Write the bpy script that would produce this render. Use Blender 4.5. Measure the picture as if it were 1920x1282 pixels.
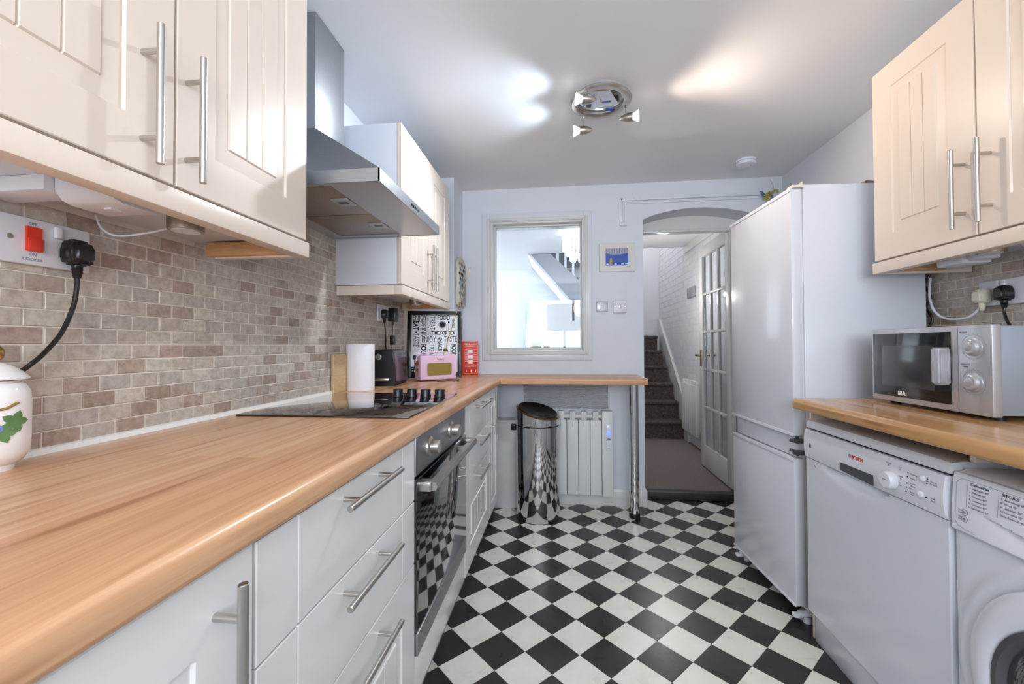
import bpy, bmesh, math, random
from mathutils import Vector, Matrix
random.seed(7)
S = bpy.context.scene
for o in list(bpy.data.objects): bpy.data.objects.remove(o, do_unlink=True)
COL = S.collection
# ---------------------------------------------------------------- camera
H = 1.12
cam = bpy.data.cameras.new('camera'); co = bpy.data.objects.new('camera', cam); COL.objects.link(co)
S.camera = co
cam.sensor_width = 36; cam.lens = 790/1920*36; cam.clip_start = .02
cam.shift_y = (635.6-641)/1920
YAW, PITCH, ROLL = .1132, .0158, .004
cy, sy, cp, sp, cr, sr = math.cos(YAW), math.sin(YAW), math.cos(PITCH), math.sin(PITCH), math.cos(ROLL), math.sin(ROLL)
Rm = Matrix(((cy,-sy,0),(sy,cy,0),(0,0,1))) @ Matrix(((1,0,0),(0,cp,-sp),(0,sp,cp))) @ Matrix(((cr,0,sr),(0,1,0),(-sr,0,cr)))
# columns: x right, y forward, z up  -> blender camera: x right, y up, -z forward
Rc = Matrix([[Rm[i][0], Rm[i][2], -Rm[i][1]] for i in range(3)])
co.matrix_world = Matrix.Translation((0,0,H)) @ Rc.to_4x4()
# ---------------------------------------------------------------- world, lights, exposure
S.view_settings.view_transform = 'Standard'; S.view_settings.look = 'None'
S.view_settings.gamma = 1; S.view_settings.use_curve_mapping = False
S.view_settings.exposure = -0.13
w = bpy.data.worlds.new('daylight_sky'); S.world = w; w.use_nodes = True
bg = w.node_tree.nodes['Background']; bg.inputs[0].default_value = (.72,.84,1,1); bg.inputs[1].default_value = 2.0
def area(name, loc, rot, sx, sy_, power, col):
    l = bpy.data.lights.new(name, 'AREA'); l.shape = 'RECTANGLE'; l.size = sx; l.size_y = sy_; l.energy = power; l.color = col
    o = bpy.data.objects.new(name, l); COL.objects.link(o); o.location = loc; o.rotation_euler = rot; return o
def point(name, loc, power, col, r=.05):
    l = bpy.data.lights.new(name, 'POINT'); l.energy = power; l.color = col; l.shadow_soft_size = r
    o = bpy.data.objects.new(name, l); COL.objects.link(o); o.location = loc; return o
def spot(name, loc, d, power, col, ang=80, blend=.6, r=.025):
    l = bpy.data.lights.new(name, 'SPOT'); l.energy = power; l.color = col; l.shadow_soft_size = r
    l.spot_size = math.radians(ang); l.spot_blend = blend
    o = bpy.data.objects.new(name, l); COL.objects.link(o); o.location = loc
    o.rotation_euler = Vector(d).to_track_quat('-Z', 'Y').to_euler(); return o
# daylight through the kitchen window behind the camera
area('window_daylight', (.25,-1.62,1.55), (math.radians(126),0,0), 1.7, 1.1, 68, (.84,.92,1))
# the spotlight fitting on the kitchen ceiling (cool bulbs left, warm bulb right)
spot('bulb_light', (.055,1.85,2.150), (-1,-.12,.10), 7.5, (.70,.84,1), 96, 1)
spot('bulb_light', (.055,2.08,2.14), (-1,-.05,.10), 7.5, (.70,.84,1), 96, 1)
spot('bulb_light', (.40,1.99,2.14), (1,-.40,.10), 5, (1,.80,.64), 96, 1)
spot('bulb_light', (.04,1.97,2.14), (-.8,-.45,-1), 38, (.84,.92,1), 140, .6, .03)
spot('bulb_light', (.42,1.97,2.13), (1,-.45,-.70), 16, (1,.84,.70), 140, .6, .03)
# added warm fill light, unseen, hung low to brighten ceiling and near cabinets
point('warm_fill_light', (.35,-.45,1.70), 6, (1,.80,.66), .14)
# lights of the living room and of the hall
area('living_room_daylight', (-3.1,4.9,1.4), (math.radians(90),0,math.radians(-52)), 2.0, 1.6, 92, (.90,.96,1))
point('chandelier_light', (.17,4.05,2.06), 1.2, (1,.98,.95), .02)
point('hall_light', (.95,4.2,1.6), 10, (1,.96,.92), .02)
point('landing_light', (.9,5.8,2.9), 9, (1,.97,.93), .15)
# ---------------------------------------------------------------- materials
def lin(c):
    return tuple(((v/255)/12.92 if v/255 <= .04045 else ((v/255+.055)/1.055)**2.4) for v in c) + (1,)
def mat(name, rgb, rough=.5, metal=0, spec=.5, noise=0, nscale=20, bump=0, bscale=80, coat=0, emit=None, estr=0, trans=0, ior=1.45, aniso=0, stretch=(1,1,1), bd=.002):
    m = bpy.data.materials.new(name); m.use_nodes = True; nt = m.node_tree; b = nt.nodes['Principled BSDF']
    b.inputs['Base Color'].default_value = lin(rgb); b.inputs['Roughness'].default_value = rough; b.inputs['Metallic'].default_value = metal
    b.inputs['Specular IOR Level'].default_value = spec; b.inputs['Coat Weight'].default_value = coat; b.inputs['Coat Roughness'].default_value = .08
    b.inputs['Transmission Weight'].default_value = trans; b.inputs['IOR'].default_value = ior; b.inputs['Anisotropic'].default_value = aniso
    if emit: b.inputs['Emission Color'].default_value = lin(emit); b.inputs['Emission Strength'].default_value = estr
    tc = nt.nodes.new('ShaderNodeTexCoord'); mp = nt.nodes.new('ShaderNodeMapping'); mp.inputs['Scale'].default_value = stretch
    nt.links.new(tc.outputs['Object'], mp.inputs['Vector'])
    if noise:
        n = nt.nodes.new('ShaderNodeTexNoise'); n.inputs['Scale'].default_value = nscale; n.inputs['Detail'].default_value = 5
        nt.links.new(mp.outputs[0], n.inputs['Vector'])
        mx = nt.nodes.new('ShaderNodeMixRGB'); mx.blend_type = 'MULTIPLY'; mx.inputs[0].default_value = 1
        r = nt.nodes.new('ShaderNodeValToRGB'); r.color_ramp.elements[0].position = .3; r.color_ramp.elements[1].position = .7
        k = 1-noise; r.color_ramp.elements[0].color = (k,k,k,1); r.color_ramp.elements[1].color = (1,1,1,1)
        nt.links.new(n.outputs[0], r.inputs[0]); mx.inputs[1].default_value = lin(rgb); nt.links.new(r.outputs[0], mx.inputs[2])
        nt.links.new(mx.outputs[0], b.inputs['Base Color'])
    if bump:
        n2 = nt.nodes.new('ShaderNodeTexNoise'); n2.inputs['Scale'].default_value = bscale; n2.inputs['Detail'].default_value = 3
        nt.links.new(mp.outputs[0], n2.inputs['Vector'])
        bn = nt.nodes.new('ShaderNodeBump'); bn.inputs['Strength'].default_value = bump; bn.inputs['Distance'].default_value = bd
        nt.links.new(n2.outputs[0], bn.inputs['Height']); nt.links.new(bn.outputs[0], b.inputs['Normal'])
    return m
M = {}
M['wgloss'] = mat('white_gloss_woodwork', (224,228,234), .2)
M['wall'] = mat('white_wall_paint', (226,230,238), .62, bump=.25, bscale=35, noise=.03, nscale=6)
M['ceiling'] = mat('white_ceiling_paint', (238,238,240), .55, noise=.03, nscale=3)
M['warmtrim'] = mat('ivory_gloss_paint', (222,222,218), .22, bump=.1, bscale=60)
M['white'] = mat('white_satin_laminate', (222,228,236), .35)
M['cream'] = mat('cream_foil_door', (230,215,200), .36, coat=.08)
M['creamlow'] = mat('cream_white_foil_drawer', (232,231,229), .28, coat=.15)
M['steel'] = mat('brushed_steel', (172,174,178), .40, 1, noise=.10, nscale=40, stretch=(1,1,14))
M['steelh'] = mat('brushed_steel_handle', (196,192,186), .28, 1)
M['steeldark'] = mat('steel_filter_mesh', (176,164,150), .35, 1, noise=.25, nscale=200, bump=.4, bscale=600)
M['chrome'] = mat('polished_chrome', (215,215,216), .05, 1)
M['black'] = mat('black_plastic', (18,18,20), .32, coat=.2)
M['blackmat'] = mat('black_matt', (14,14,15), .6)
M['glassblk'] = mat('black_ceramic_glass', (8,8,9), .03, coat=1)
M['ovenglass'] = mat('dark_oven_glass', (7,8,10), .02, coat=1, spec=1)
M['appl'] = mat('white_gloss_enamel', (222,226,234), .28, coat=.45, bump=.06, bscale=5, bd=.01)
M['applplas'] = mat('white_gloss_plastic', (228,231,239), .22, coat=.3)
M['plastic'] = mat('white_plastic', (228,229,236), .3)
M['creamplas'] = mat('cream_plastic', (226,220,196), .35)
M['greyink'] = mat('grey_print', (140,142,152), .6)
M['darkink'] = mat('black_print', (26,26,28), .6)
M['redink'] = mat('red_print', (200,50,50), .5)
M['whiteink'] = mat('white_print', (240,240,240), .5)
M['grout'] = mat('cream_grout', (224,216,204), .8, bump=.3, bscale=200)
M['caulk'] = mat('white_sealant', (236,234,228), .4)
M['red'] = mat('red_plastic', (222,60,40), .3)
M['pine'] = mat('pine_batten', (222,172,124), .5, noise=.2, nscale=14, stretch=(2,10,10))
M['board'] = mat('pale_wood_board', (214,184,140), .5, noise=.22, nscale=10, stretch=(4,4,30))
M['carpet'] = mat('grey_carpet', (164,150,144), .95, noise=.45, nscale=120, bump=1, bscale=260, bd=.01)
M['stcarpet'] = mat('dark_grey_stair_carpet', (118,106,102), .95, noise=.6, nscale=60, bump=1, bscale=240, bd=.012)
M['thresh'] = mat('dark_threshold_wood', (62,60,62), .5, noise=.4, nscale=20)
M['pink'] = mat('pink_leathercloth', (226,190,212), .38, bump=.3, bscale=300)
M['gold'] = mat('gold_brown_grille', (150,132,66), .4, .35, bump=.5, bscale=400)
M['brass'] = mat('brass', (190,160,95), .25, 1)
M['tan'] = mat('tan_leather', (150,84,60), .5)
M['paper'] = mat('white_kitchen_paper', (240,240,244), .9, bump=.5, bscale=160)
M['toaster'] = mat('black_satin_metal', (40,38,42), .22, .3, coat=.5)
M['ceramic'] = mat('white_glazed_ceramic', (238,234,230), .12, coat=.6)
M['leaf'] = mat('painted_leaf_green', (112,148,92), .3, noise=.35, nscale=60)
M['bluepaint'] = mat('painted_berry_blue', (120,130,190), .3)
M['brownpaint'] = mat('painted_stem_brown', (150,120,70), .3)
M['pane'] = mat('clear_glass', (245,250,252), .0, trans=1, ior=1.45)
M['lampglass'] = mat('frosted_bulb', (245,245,245), .3, emit=(240,246,255), estr=1.0)
M['bulbcool'] = mat('lit_cool_bulb_face', (255,255,255), .3, emit=(225,240,255), estr=6)
M['bulbwarm'] = mat('lit_warm_bulb_face', (255,255,255), .3, emit=(255,226,190), estr=6)
M['chand'] = mat('lit_chandelier_glass', (250,250,250), .2, emit=(246,250,255), estr=1.1)
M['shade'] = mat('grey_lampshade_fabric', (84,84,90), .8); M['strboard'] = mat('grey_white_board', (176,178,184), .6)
M['radw'] = mat('radiator_enamel', (226,228,226), .35)
M['disp'] = mat('blue_lit_display', (120,140,240), .3, emit=(110,130,255), estr=1.6)
M['rubber'] = mat('black_rubber', (20,18,18), .55)
M['postw'] = mat('poster_paper', (232,234,238), .4)
M['artw'] = mat('cream_mount', (228,226,220), .5)
M['artblue'] = mat('painted_blue', (64,96,190), .5, noise=.2, nscale=60)
M['artgrey'] = mat('painted_grey', (184,184,206), .5, noise=.3, nscale=80)
M['artyel'] = mat('painted_yellow', (180,160,80), .5)
M['glove'] = mat('patterned_cotton', (214,208,196), .9, bump=.5, bscale=300)
M['gloverb'] = mat('patterned_cotton_rust', (176,120,104), .9)
M['glovebl'] = mat('patterned_cotton_blue', (120,134,160), .9)
M['glovegr'] = mat('patterned_cotton_olive', (170,160,112), .9)
M['dgrey'] = mat('dark_grey_metal', (96,98,102), .4, .5)
M['silver'] = mat('silver_paint', (186,187,192), .32, .55)
M['silverb'] = mat('silver_body_paint', (150,160,172), .35, .4)
M['mwglass'] = mat('microwave_window', (14,14,16), .08, coat=.3)
M['mwmesh'] = mat('microwave_screen', (62,64,68), .16, coat=.2)
M['wmglass'] = mat('smoked_door_glass', (60,62,66), .04, coat=1, spec=1)
M['hobprint'] = mat('faint_hob_marking', (22,21,21), .06)
M['yellow'] = mat('yellow_green_wire', (176,170,70), .5)
M['blue'] = mat('blue_wire', (70,110,160), .5)
M['brick'] = mat('painted_brick', (222,222,224), .6, bump=.5, bscale=60)
M['basket'] = mat('woven_basket', (168,150,112), .8, bump=.8, bscale=120)
M['brown'] = mat('brown_cloth', (140,118,104), .7)
M['livwall'] = mat('white_living_wall', (240,244,248), .6)
M['bin'] = mat('mirror_steel', (205,204,204), .07, 1, bump=.02, bscale=8, bd=.01)
M['sage'] = mat('dark_gap', (30,28,28), .8)

def foil():
    m = mat('crinkled_foil', (244,246,250), .28, .5); nt = m.node_tree; b = nt.nodes['Principled BSDF']
    tc = nt.nodes.new('ShaderNodeTexCoord'); mp = nt.nodes.new('ShaderNodeMapping'); mp.inputs['Scale'].default_value = (20,20,90)
    n = nt.nodes.new('ShaderNodeTexNoise'); n.inputs['Scale'].default_value = 2; n.inputs['Detail'].default_value = 6; n.inputs['Roughness'].default_value = .7
    bn = nt.nodes.new('ShaderNodeBump'); bn.inputs['Strength'].default_value = 1; bn.inputs['Distance'].default_value = .02
    for a, c in ((tc.outputs['Object'], mp.inputs[0]), (mp.outputs[0], n.inputs[0]), (n.outputs[0], bn.inputs['Height']), (bn.outputs[0], b.inputs['Normal'])): nt.links.new(a, c)
    return m
M['nickel'] = mat('satin_nickel', (168,156,140), .34, .85); M['foil'] = foil(); M['platel'] = mat('light_grey_plate', (150,152,156), .5)

def wood(name, axis, c1, c2, c3, rough=.27):
    """laminate with strips (staves) running along axis ('x' or 'y')"""
    m = bpy.data.materials.new(name); m.use_nodes = True; nt = m.node_tree; b = nt.nodes['Principled BSDF']; L = nt.links.new
    geo = nt.nodes.new('ShaderNodeNewGeometry'); sep = nt.nodes.new('ShaderNodeSeparateXYZ'); L(geo.outputs['Position'], sep.inputs[0])
    cmb = nt.nodes.new('ShaderNodeCombineXYZ')
    sub = nt.nodes.new('ShaderNodeMath'); sub.operation = 'SUBTRACT'       # wrap the pattern over the front edge
    a, c = ('Y','X') if axis == 'y' else ('X','Y')
    L(sep.outputs[a], cmb.inputs[0]); L(sep.outputs[c], sub.inputs[0]); L(sep.outputs['Z'], sub.inputs[1]); L(sub.outputs[0], cmb.inputs[1])
    br = nt.nodes.new('ShaderNodeTexBrick'); br.offset = .37; br.inputs['Scale'].default_value = 1
    br.inputs['Brick Width'].default_value = 1.15; br.inputs['Row Height'].default_value = .042; br.inputs['Mortar Size'].default_value = .0
    br.inputs['Color1'].default_value = (0,0,0,1); br.inputs['Color2'].default_value = (1,1,1,1); L(cmb.outputs[0], br.inputs['Vector'])
    r = nt.nodes.new('ShaderNodeValToRGB'); e = r.color_ramp.elements
    e[0].color = lin(c2); e[0].position = 0; e[1].color = lin(c3); e[1].position = 1; x = e.new(.5); x.color = lin(c1)
    L(br.outputs['Color'], r.inputs[0])
    mp = nt.nodes.new('ShaderNodeMapping'); mp.inputs['Scale'].default_value = (1.4,26,1); L(cmb.outputs[0], mp.inputs[0])
    n = nt.nodes.new('ShaderNodeTexNoise'); n.inputs['Scale'].default_value = 2.2; n.inputs['Detail'].default_value = 6; n.inputs['Distortion'].default_value = .6; L(mp.outputs[0], n.inputs[0])
    r2 = nt.nodes.new('ShaderNodeValToRGB'); r2.color_ramp.elements[0].position = .28; r2.color_ramp.elements[0].color = (.74,.64,.55,1)
    r2.color_ramp.elements[1].position = .58; r2.color_ramp.elements[1].color = (1,1,1,1); L(n.outputs[0], r2.inputs[0])
    mp3 = nt.nodes.new('ShaderNodeMapping'); mp3.inputs['Scale'].default_value = (.9,11,1); L(cmb.outputs[0], mp3.inputs[0])
    n3 = nt.nodes.new('ShaderNodeTexNoise'); n3.inputs['Scale'].default_value = 2.0; n3.inputs['Detail'].default_value = 2; L(mp3.outputs[0], n3.inputs[0])
    r3 = nt.nodes.new('ShaderNodeValToRGB'); r3.color_ramp.elements[0].position = .33; r3.color_ramp.elements[0].color = (.62,.48,.36,1)
    r3.color_ramp.elements[1].position = .41; r3.color_ramp.elements[1].color = (1,1,1,1); L(n3.outputs[0], r3.inputs[0])
    mx = nt.nodes.new('ShaderNodeMixRGB'); mx.blend_type = 'MULTIPLY'; mx.inputs[0].default_value = .8; L(r.outputs[0], mx.inputs[1]); L(r2.outputs[0], mx.inputs[2])
    mx2 = nt.nodes.new('ShaderNodeMixRGB'); mx2.blend_type = 'MULTIPLY'; mx2.inputs[0].default_value = .7; L(mx.outputs[0], mx2.inputs[1]); L(r3.outputs[0], mx2.inputs[2])
    L(mx2.outputs[0], b.inputs['Base Color']); b.inputs['Roughness'].default_value = rough
    b.inputs['Coat Weight'].default_value = .12; b.inputs['Coat Roughness'].default_value = .25
    return m
M['wood'] = wood('beech_stave_laminate', 'y', (216,166,124), (206,154,113), (225,178,137))
M['woodx'] = wood('beech_stave_laminate_bar', 'x', (212,160,116), (198,144,102), (224,178,136))
M['woodr'] = wood('oak_stave_laminate', 'y', (212,168,116), (198,150,98), (222,182,132), .16)

def tilemat():
    m = bpy.data.materials.new('tumbled_travertine'); m.use_nodes = True; nt = m.node_tree; b = nt.nodes['Principled BSDF']; L = nt.links.new
    oi = nt.nodes.new('ShaderNodeObjectInfo'); g = nt.nodes.new('ShaderNodeNewGeometry')
    ad = nt.nodes.new('ShaderNodeMath'); ad.operation = 'ADD'; L(oi.outputs['Random'], ad.inputs[0]); L(g.outputs['Random Per Island'], ad.inputs[1])
    fr = nt.nodes.new('ShaderNodeMath'); fr.operation = 'FRACT'; L(ad.outputs[0], fr.inputs[0])
    r = nt.nodes.new('ShaderNodeValToRGB'); r.color_ramp.interpolation = 'CONSTANT'; e = r.color_ramp.elements
    cols = [(0,(200,191,179)),(.2,(191,183,174)),(.42,(206,197,183)),(.58,(197,186,173)),(.78,(180,164,150)),(.88,(168,151,137)),(.95,(184,163,151))]
    e[0].position = 0; e[0].color = lin(cols[0][1]); e[1].position = cols[1][0]; e[1].color = lin(cols[1][1])
    for p, c in cols[2:]: x = e.new(p); x.color = lin(c)
    L(fr.outputs[0], r.inputs[0])
    n = nt.nodes.new('ShaderNodeTexNoise'); n.inputs['Scale'].default_value = 55; n.inputs['Detail'].default_value = 7; n.inputs['Roughness'].default_value = .65; L(g.outputs['Position'], n.inputs[0])
    r2 = nt.nodes.new('ShaderNodeValToRGB'); r2.color_ramp.elements[0].position = .34; r2.color_ramp.elements[0].color = (.74,.70,.67,1)
    r2.color_ramp.elements[1].position = .62; r2.color_ramp.elements[1].color = (1.04,1.04,1.04,1); L(n.outputs[0], r2.inputs[0])
    mx = nt.nodes.new('ShaderNodeMixRGB'); mx.blend_type = 'MULTIPLY'; mx.inputs[0].default_value = 1; L(r.outputs[0], mx.inputs[1]); L(r2.outputs[0], mx.inputs[2])
    L(mx.outputs[0], b.inputs['Base Color']); b.inputs['Roughness'].default_value = .42
    bn = nt.nodes.new('ShaderNodeBump'); bn.inputs['Strength'].default_value = .35; bn.inputs['Distance'].default_value = .001; L(n.outputs[0], bn.inputs['Height']); L(bn.outputs[0], b.inputs['Normal'])
    return m
M['tile'] = tilemat()
def floormat(name, c, dark):
    m = bpy.data.materials.new(name); m.use_nodes = True; nt = m.node_tree; b = nt.nodes['Principled BSDF']; L = nt.links.new
    g = nt.nodes.new('ShaderNodeNewGeometry'); oi = nt.nodes.new('ShaderNodeObjectInfo')
    n = nt.nodes.new('ShaderNodeTexNoise'); n.inputs['Scale'].default_value = 9; n.inputs['Detail'].default_value = 8; n.inputs['Distortion'].default_value = .5; L(g.outputs['Position'], n.inputs[0])
    r = nt.nodes.new('ShaderNodeValToRGB'); r.color_ramp.elements[0].position = .3; r.color_ramp.elements[1].position = .7
    r.color_ramp.elements[0].color = lin(c[0]); r.color_ramp.elements[1].color = lin(c[1]); L(n.outputs[0], r.inputs[0])
    L(r.outputs[0], b.inputs['Base Color'])
    r2 = nt.nodes.new('ShaderNodeMapRange'); r2.inputs[3].default_value = .22; r2.inputs[4].default_value = .36; L(n.outputs[0], r2.inputs[0]); L(r2.outputs[0], b.inputs['Roughness'])
    return m
M['fblack'] = floormat('black_marbled_tile', ((40,36,35),(54,49,47)), 1)
M['fwhite'] = floormat('cream_marbled_tile', ((222,218,206),(234,231,222)), 0)
# ---------------------------------------------------------------- geometry helpers
WO = {}
class B:
    def __init__(s): s.bm = bmesh.new(); s.M = Matrix.Identity(4)
    def _add(s, vs, fs):
        v = [s.bm.verts.new(s.M @ Vector(p)) for p in vs]
        out = []
        for f in fs:
            try: out.append(s.bm.faces.new([v[i] for i in f]))
            except ValueError: pass
        return v, out
    def box(s, x0, x1, y0, y1, z0, z1, bev=0, seg=2):
        if x0 > x1: x0, x1 = x1, x0
        if y0 > y1: y0, y1 = y1, y0
        if z0 > z1: z0, z1 = z1, z0
        v, f = s._add([(x0,y0,z0),(x1,y0,z0),(x1,y1,z0),(x0,y1,z0),(x0,y0,z1),(x1,y0,z1),(x1,y1,z1),(x0,y1,z1)],
               [(3,2,1,0),(4,5,6,7),(0,1,5,4),(1,2,6,5),(2,3,7,6),(3,0,4,7)])
        if bev:
            es = list({e for q in f for e in q.edges})
            bmesh.ops.bevel(s.bm, geom=es, offset=bev, segments=seg, affect='EDGES', profile=.5)
        return s
    def prism(s, pts, axis, a0, a1):
        """polygon pts (2D) extruded along axis: 'x' pts=(y,z), 'y' pts=(x,z), 'z' pts=(x,y)"""
        def mk(p, a): return {'x':(a,p[0],p[1]),'y':(p[0],a,p[1]),'z':(p[0],p[1],a)}[axis]
        n = len(pts); vs = [mk(p,a0) for p in pts]+[mk(p,a1) for p in pts]
        v, f = s._add(vs, [tuple(range(n))[::-1], tuple(range(n,2*n))]+[(i,(i+1)%n,n+(i+1)%n,n+i) for i in range(n)])
        bmesh.ops.recalc_face_normals(s.bm, faces=f); return s
    def cyl(s, p0, p1, r0, r1=None, n=20, cap=True):
        r1 = r0 if r1 is None else r1; p0 = Vector(p0); p1 = Vector(p1); d = (p1-p0).normalized()
        a = d.orthogonal().normalized(); b = d.cross(a)
        vs = []
        for p, r in ((p0,r0),(p1,r1)):
            for i in range(n):
                t = 2*math.pi*i/n; vs.append(p+a*math.cos(t)*r+b*math.sin(t)*r)
        fs = [(i,(i+1)%n,n+(i+1)%n,n+i) for i in range(n)]
        if cap: fs += [tuple(range(n))[::-1], tuple(range(n,2*n))]
        v, f = s._add(vs, fs); bmesh.ops.recalc_face_normals(s.bm, faces=f); return s
    def lathe(s, prof, c=(0,0,0), ax=(0,0,1), n=32, cap=True):
        """prof: list of (r, h) along ax from c"""
        c = Vector(c); d = Vector(ax).normalized(); a = d.orthogonal().normalized(); b = d.cross(a); vs = []
        for r, h in prof:
            for i in range(n):
                t = 2*math.pi*i/n; vs.append(c+d*h+(a*math.cos(t)+b*math.sin(t))*max(r,1e-5))
        k = len(prof); fs = [(j*n+i, j*n+(i+1)%n, (j+1)*n+(i+1)%n, (j+1)*n+i) for j in range(k-1) for i in range(n)]
        if cap: fs += [tuple(range(n))[::-1], tuple(range((k-1)*n,k*n))]
        v, f = s._add(vs, fs); bmesh.ops.recalc_face_normals(s.bm, faces=f); return s
    def tube(s, pts, r, n=8, smooth=True):
        P = [Vector(p) for p in pts]
        if smooth and len(P) > 2:
            Q = []
            for i in range(len(P)-1):
                p0 = P[max(i-1,0)]; p1 = P[i]; p2 = P[i+1]; p3 = P[min(i+2,len(P)-1)]
                for k in range(6):
                    t = k/6; Q.append(.5*((2*p1)+(-p0+p2)*t+(2*p0-5*p1+4*p2-p3)*t*t+(-p0+3*p1-3*p2+p3)*t**3))
            Q.append(P[-1]); P = Q
        vs = []; a = None
        for i, p in enumerate(P):
            d = (P[min(i+1,len(P)-1)]-P[max(i-1,0)]).normalized()
            a = d.orthogonal().normalized() if a is None else (a-d*a.dot(d)).normalized()
            b = d.cross(a)
            for k in range(n): t = 2*math.pi*k/n; vs.append(p+(a*math.cos(t)+b*math.sin(t))*r)
        k = len(P); fs = [(j*n+i, j*n+(i+1)%n, (j+1)*n+(i+1)%n, (j+1)*n+i) for j in range(k-1) for i in range(n)]
        fs += [tuple(range(n))[::-1], tuple(range((k-1)*n,k*n))]
        v, f = s._add(vs, fs); bmesh.ops.recalc_face_normals(s.bm, faces=f); return s
    def grid(s, us, vs_, f, back=None, M_=None):
        """height field on u,v: f(u,v)->w ; closed by a flat back at w=back"""
        nu, nv = len(us), len(vs_); old = s.M
        if M_ is not None: s.M = old @ M_
        V = [(u,v,f(u,v)) for v in vs_ for u in us]; F = [(j*nu+i, j*nu+i+1, (j+1)*nu+i+1, (j+1)*nu+i) for j in range(nv-1) for i in range(nu-1)]
        if back is not None:
            n0 = len(V); u0,u1,v0,v1 = us[0],us[-1],vs_[0],vs_[-1]
            ring = [i for i in range(nu)]+[j*nu+nu-1 for j in range(1,nv)]+[(nv-1)*nu+i for i in range(nu-2,-1,-1)]+[j*nu for j in range(nv-2,0,-1)]
            for i in ring: V.append((V[i][0],V[i][1],back))
            m = len(ring); F += [(ring[(k+1)%m], ring[k], n0+k, n0+(k+1)%m) for k in range(m)]
            F.append(tuple(n0+k for k in range(m))[::-1])
        v, fc = s._add(V, F); bmesh.ops.recalc_face_normals(s.bm, faces=fc); s.M = old; return s
    def obj(s, name, m, parent=None, angle=35, mesh_only=False):
        bm = s.bm; bm.normal_update()
        xs = [v.co for v in bm.verts]
        lo = Vector((min(c.x for c in xs),min(c.y for c in xs),min(c.z for c in xs))); hi = Vector((max(c.x for c in xs),max(c.y for c in xs),max(c.z for c in xs)))
        c = Vector(((lo.x+hi.x)/2,(lo.y+hi.y)/2,lo.z))
        for v in bm.verts: v.co -= c
        th = math.radians(angle)
        for f in bm.faces: f.smooth = True
        for e in bm.edges:
            e.smooth = len(e.link_faces) == 2 and e.calc_face_angle(0) < th
        me = bpy.data.meshes.new(name); bm.to_mesh(me); bm.free()
        me.materials.append(M[m] if isinstance(m, str) else m)
        o = bpy.data.objects.new(name, me); COL.objects.link(o)
        place(o, c, parent); return o
def place(o, c, parent):
    WO[o.name] = Vector(c)
    if parent is not None: o.parent = parent; o.location = Vector(c)-WO[parent.name]
    else: o.location = c
def thing(name, label, cat, loc, group=None):
    o = bpy.data.objects.new(name, None); COL.objects.link(o); o.location = loc; WO[o.name] = Vector(loc); o.empty_display_size = .05
    o['label'] = label; o['category'] = cat
    if group: o['group'] = group
    return o
def tag(o, label, cat, group=None):
    o['label'] = label; o['category'] = cat
    if group: o['group'] = group
    return o
def struct(o, label=None):
    o['kind'] = 'structure'
    if label: o['label'] = label
    return o
def frame(org, R, U, N):
    m = Matrix.Identity(4)
    for i in range(3): m[i][0] = R[i]; m[i][1] = U[i]; m[i][2] = N[i]; m[i][3] = org[i]
    return m
def FL(x, y, z=0): return frame((x,y,z),(0,1,0),(0,0,1),(1,0,0))       # faces +x (left run)
def FR(x, y, z=0): return frame((x,y,z),(0,-1,0),(0,0,1),(-1,0,0))     # faces -x (right run)
def FB(x, y, z=0): return frame((x,y,z),(1,0,0),(0,0,1),(0,-1,0))      # faces -y (far wall)
def text(body, size, m, Mx, parent, name='lettering', sx=1, depth=.0004, align='CENTER', bold=0, label=None):
    cu = bpy.data.curves.new('t', 'FONT'); cu.body = body; cu.size = size; cu.extrude = depth; cu.align_x = align; cu.align_y = 'CENTER'; cu.offset = bold
    cu.resolution_u = 3
    o = bpy.data.objects.new('t', cu); COL.objects.link(o)
    dg = bpy.context.evaluated_depsgraph_get(); me = bpy.data.meshes.new_from_object(o.evaluated_get(dg)); bpy.data.objects.remove(o); bpy.data.curves.remove(cu)
    me.transform(Mx @ Matrix.Diagonal((sx,1,1,1)))
    me.name = name; me.materials.clear(); me.materials.append(M[m])
    if not me.vertices: return None
    c = sum((v.co for v in me.vertices), Vector())/len(me.vertices)
    me.transform(Matrix.Translation(-c))
    q = bpy.data.objects.new(name, me); COL.objects.link(q); place(q, c, parent)
    if label: q['label'] = label
    return q
def rot2(a): return Matrix.Rotation(math.radians(a), 4, 'Z')
def T(x,y,z=0): return Matrix.Translation((x,y,z))
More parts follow.
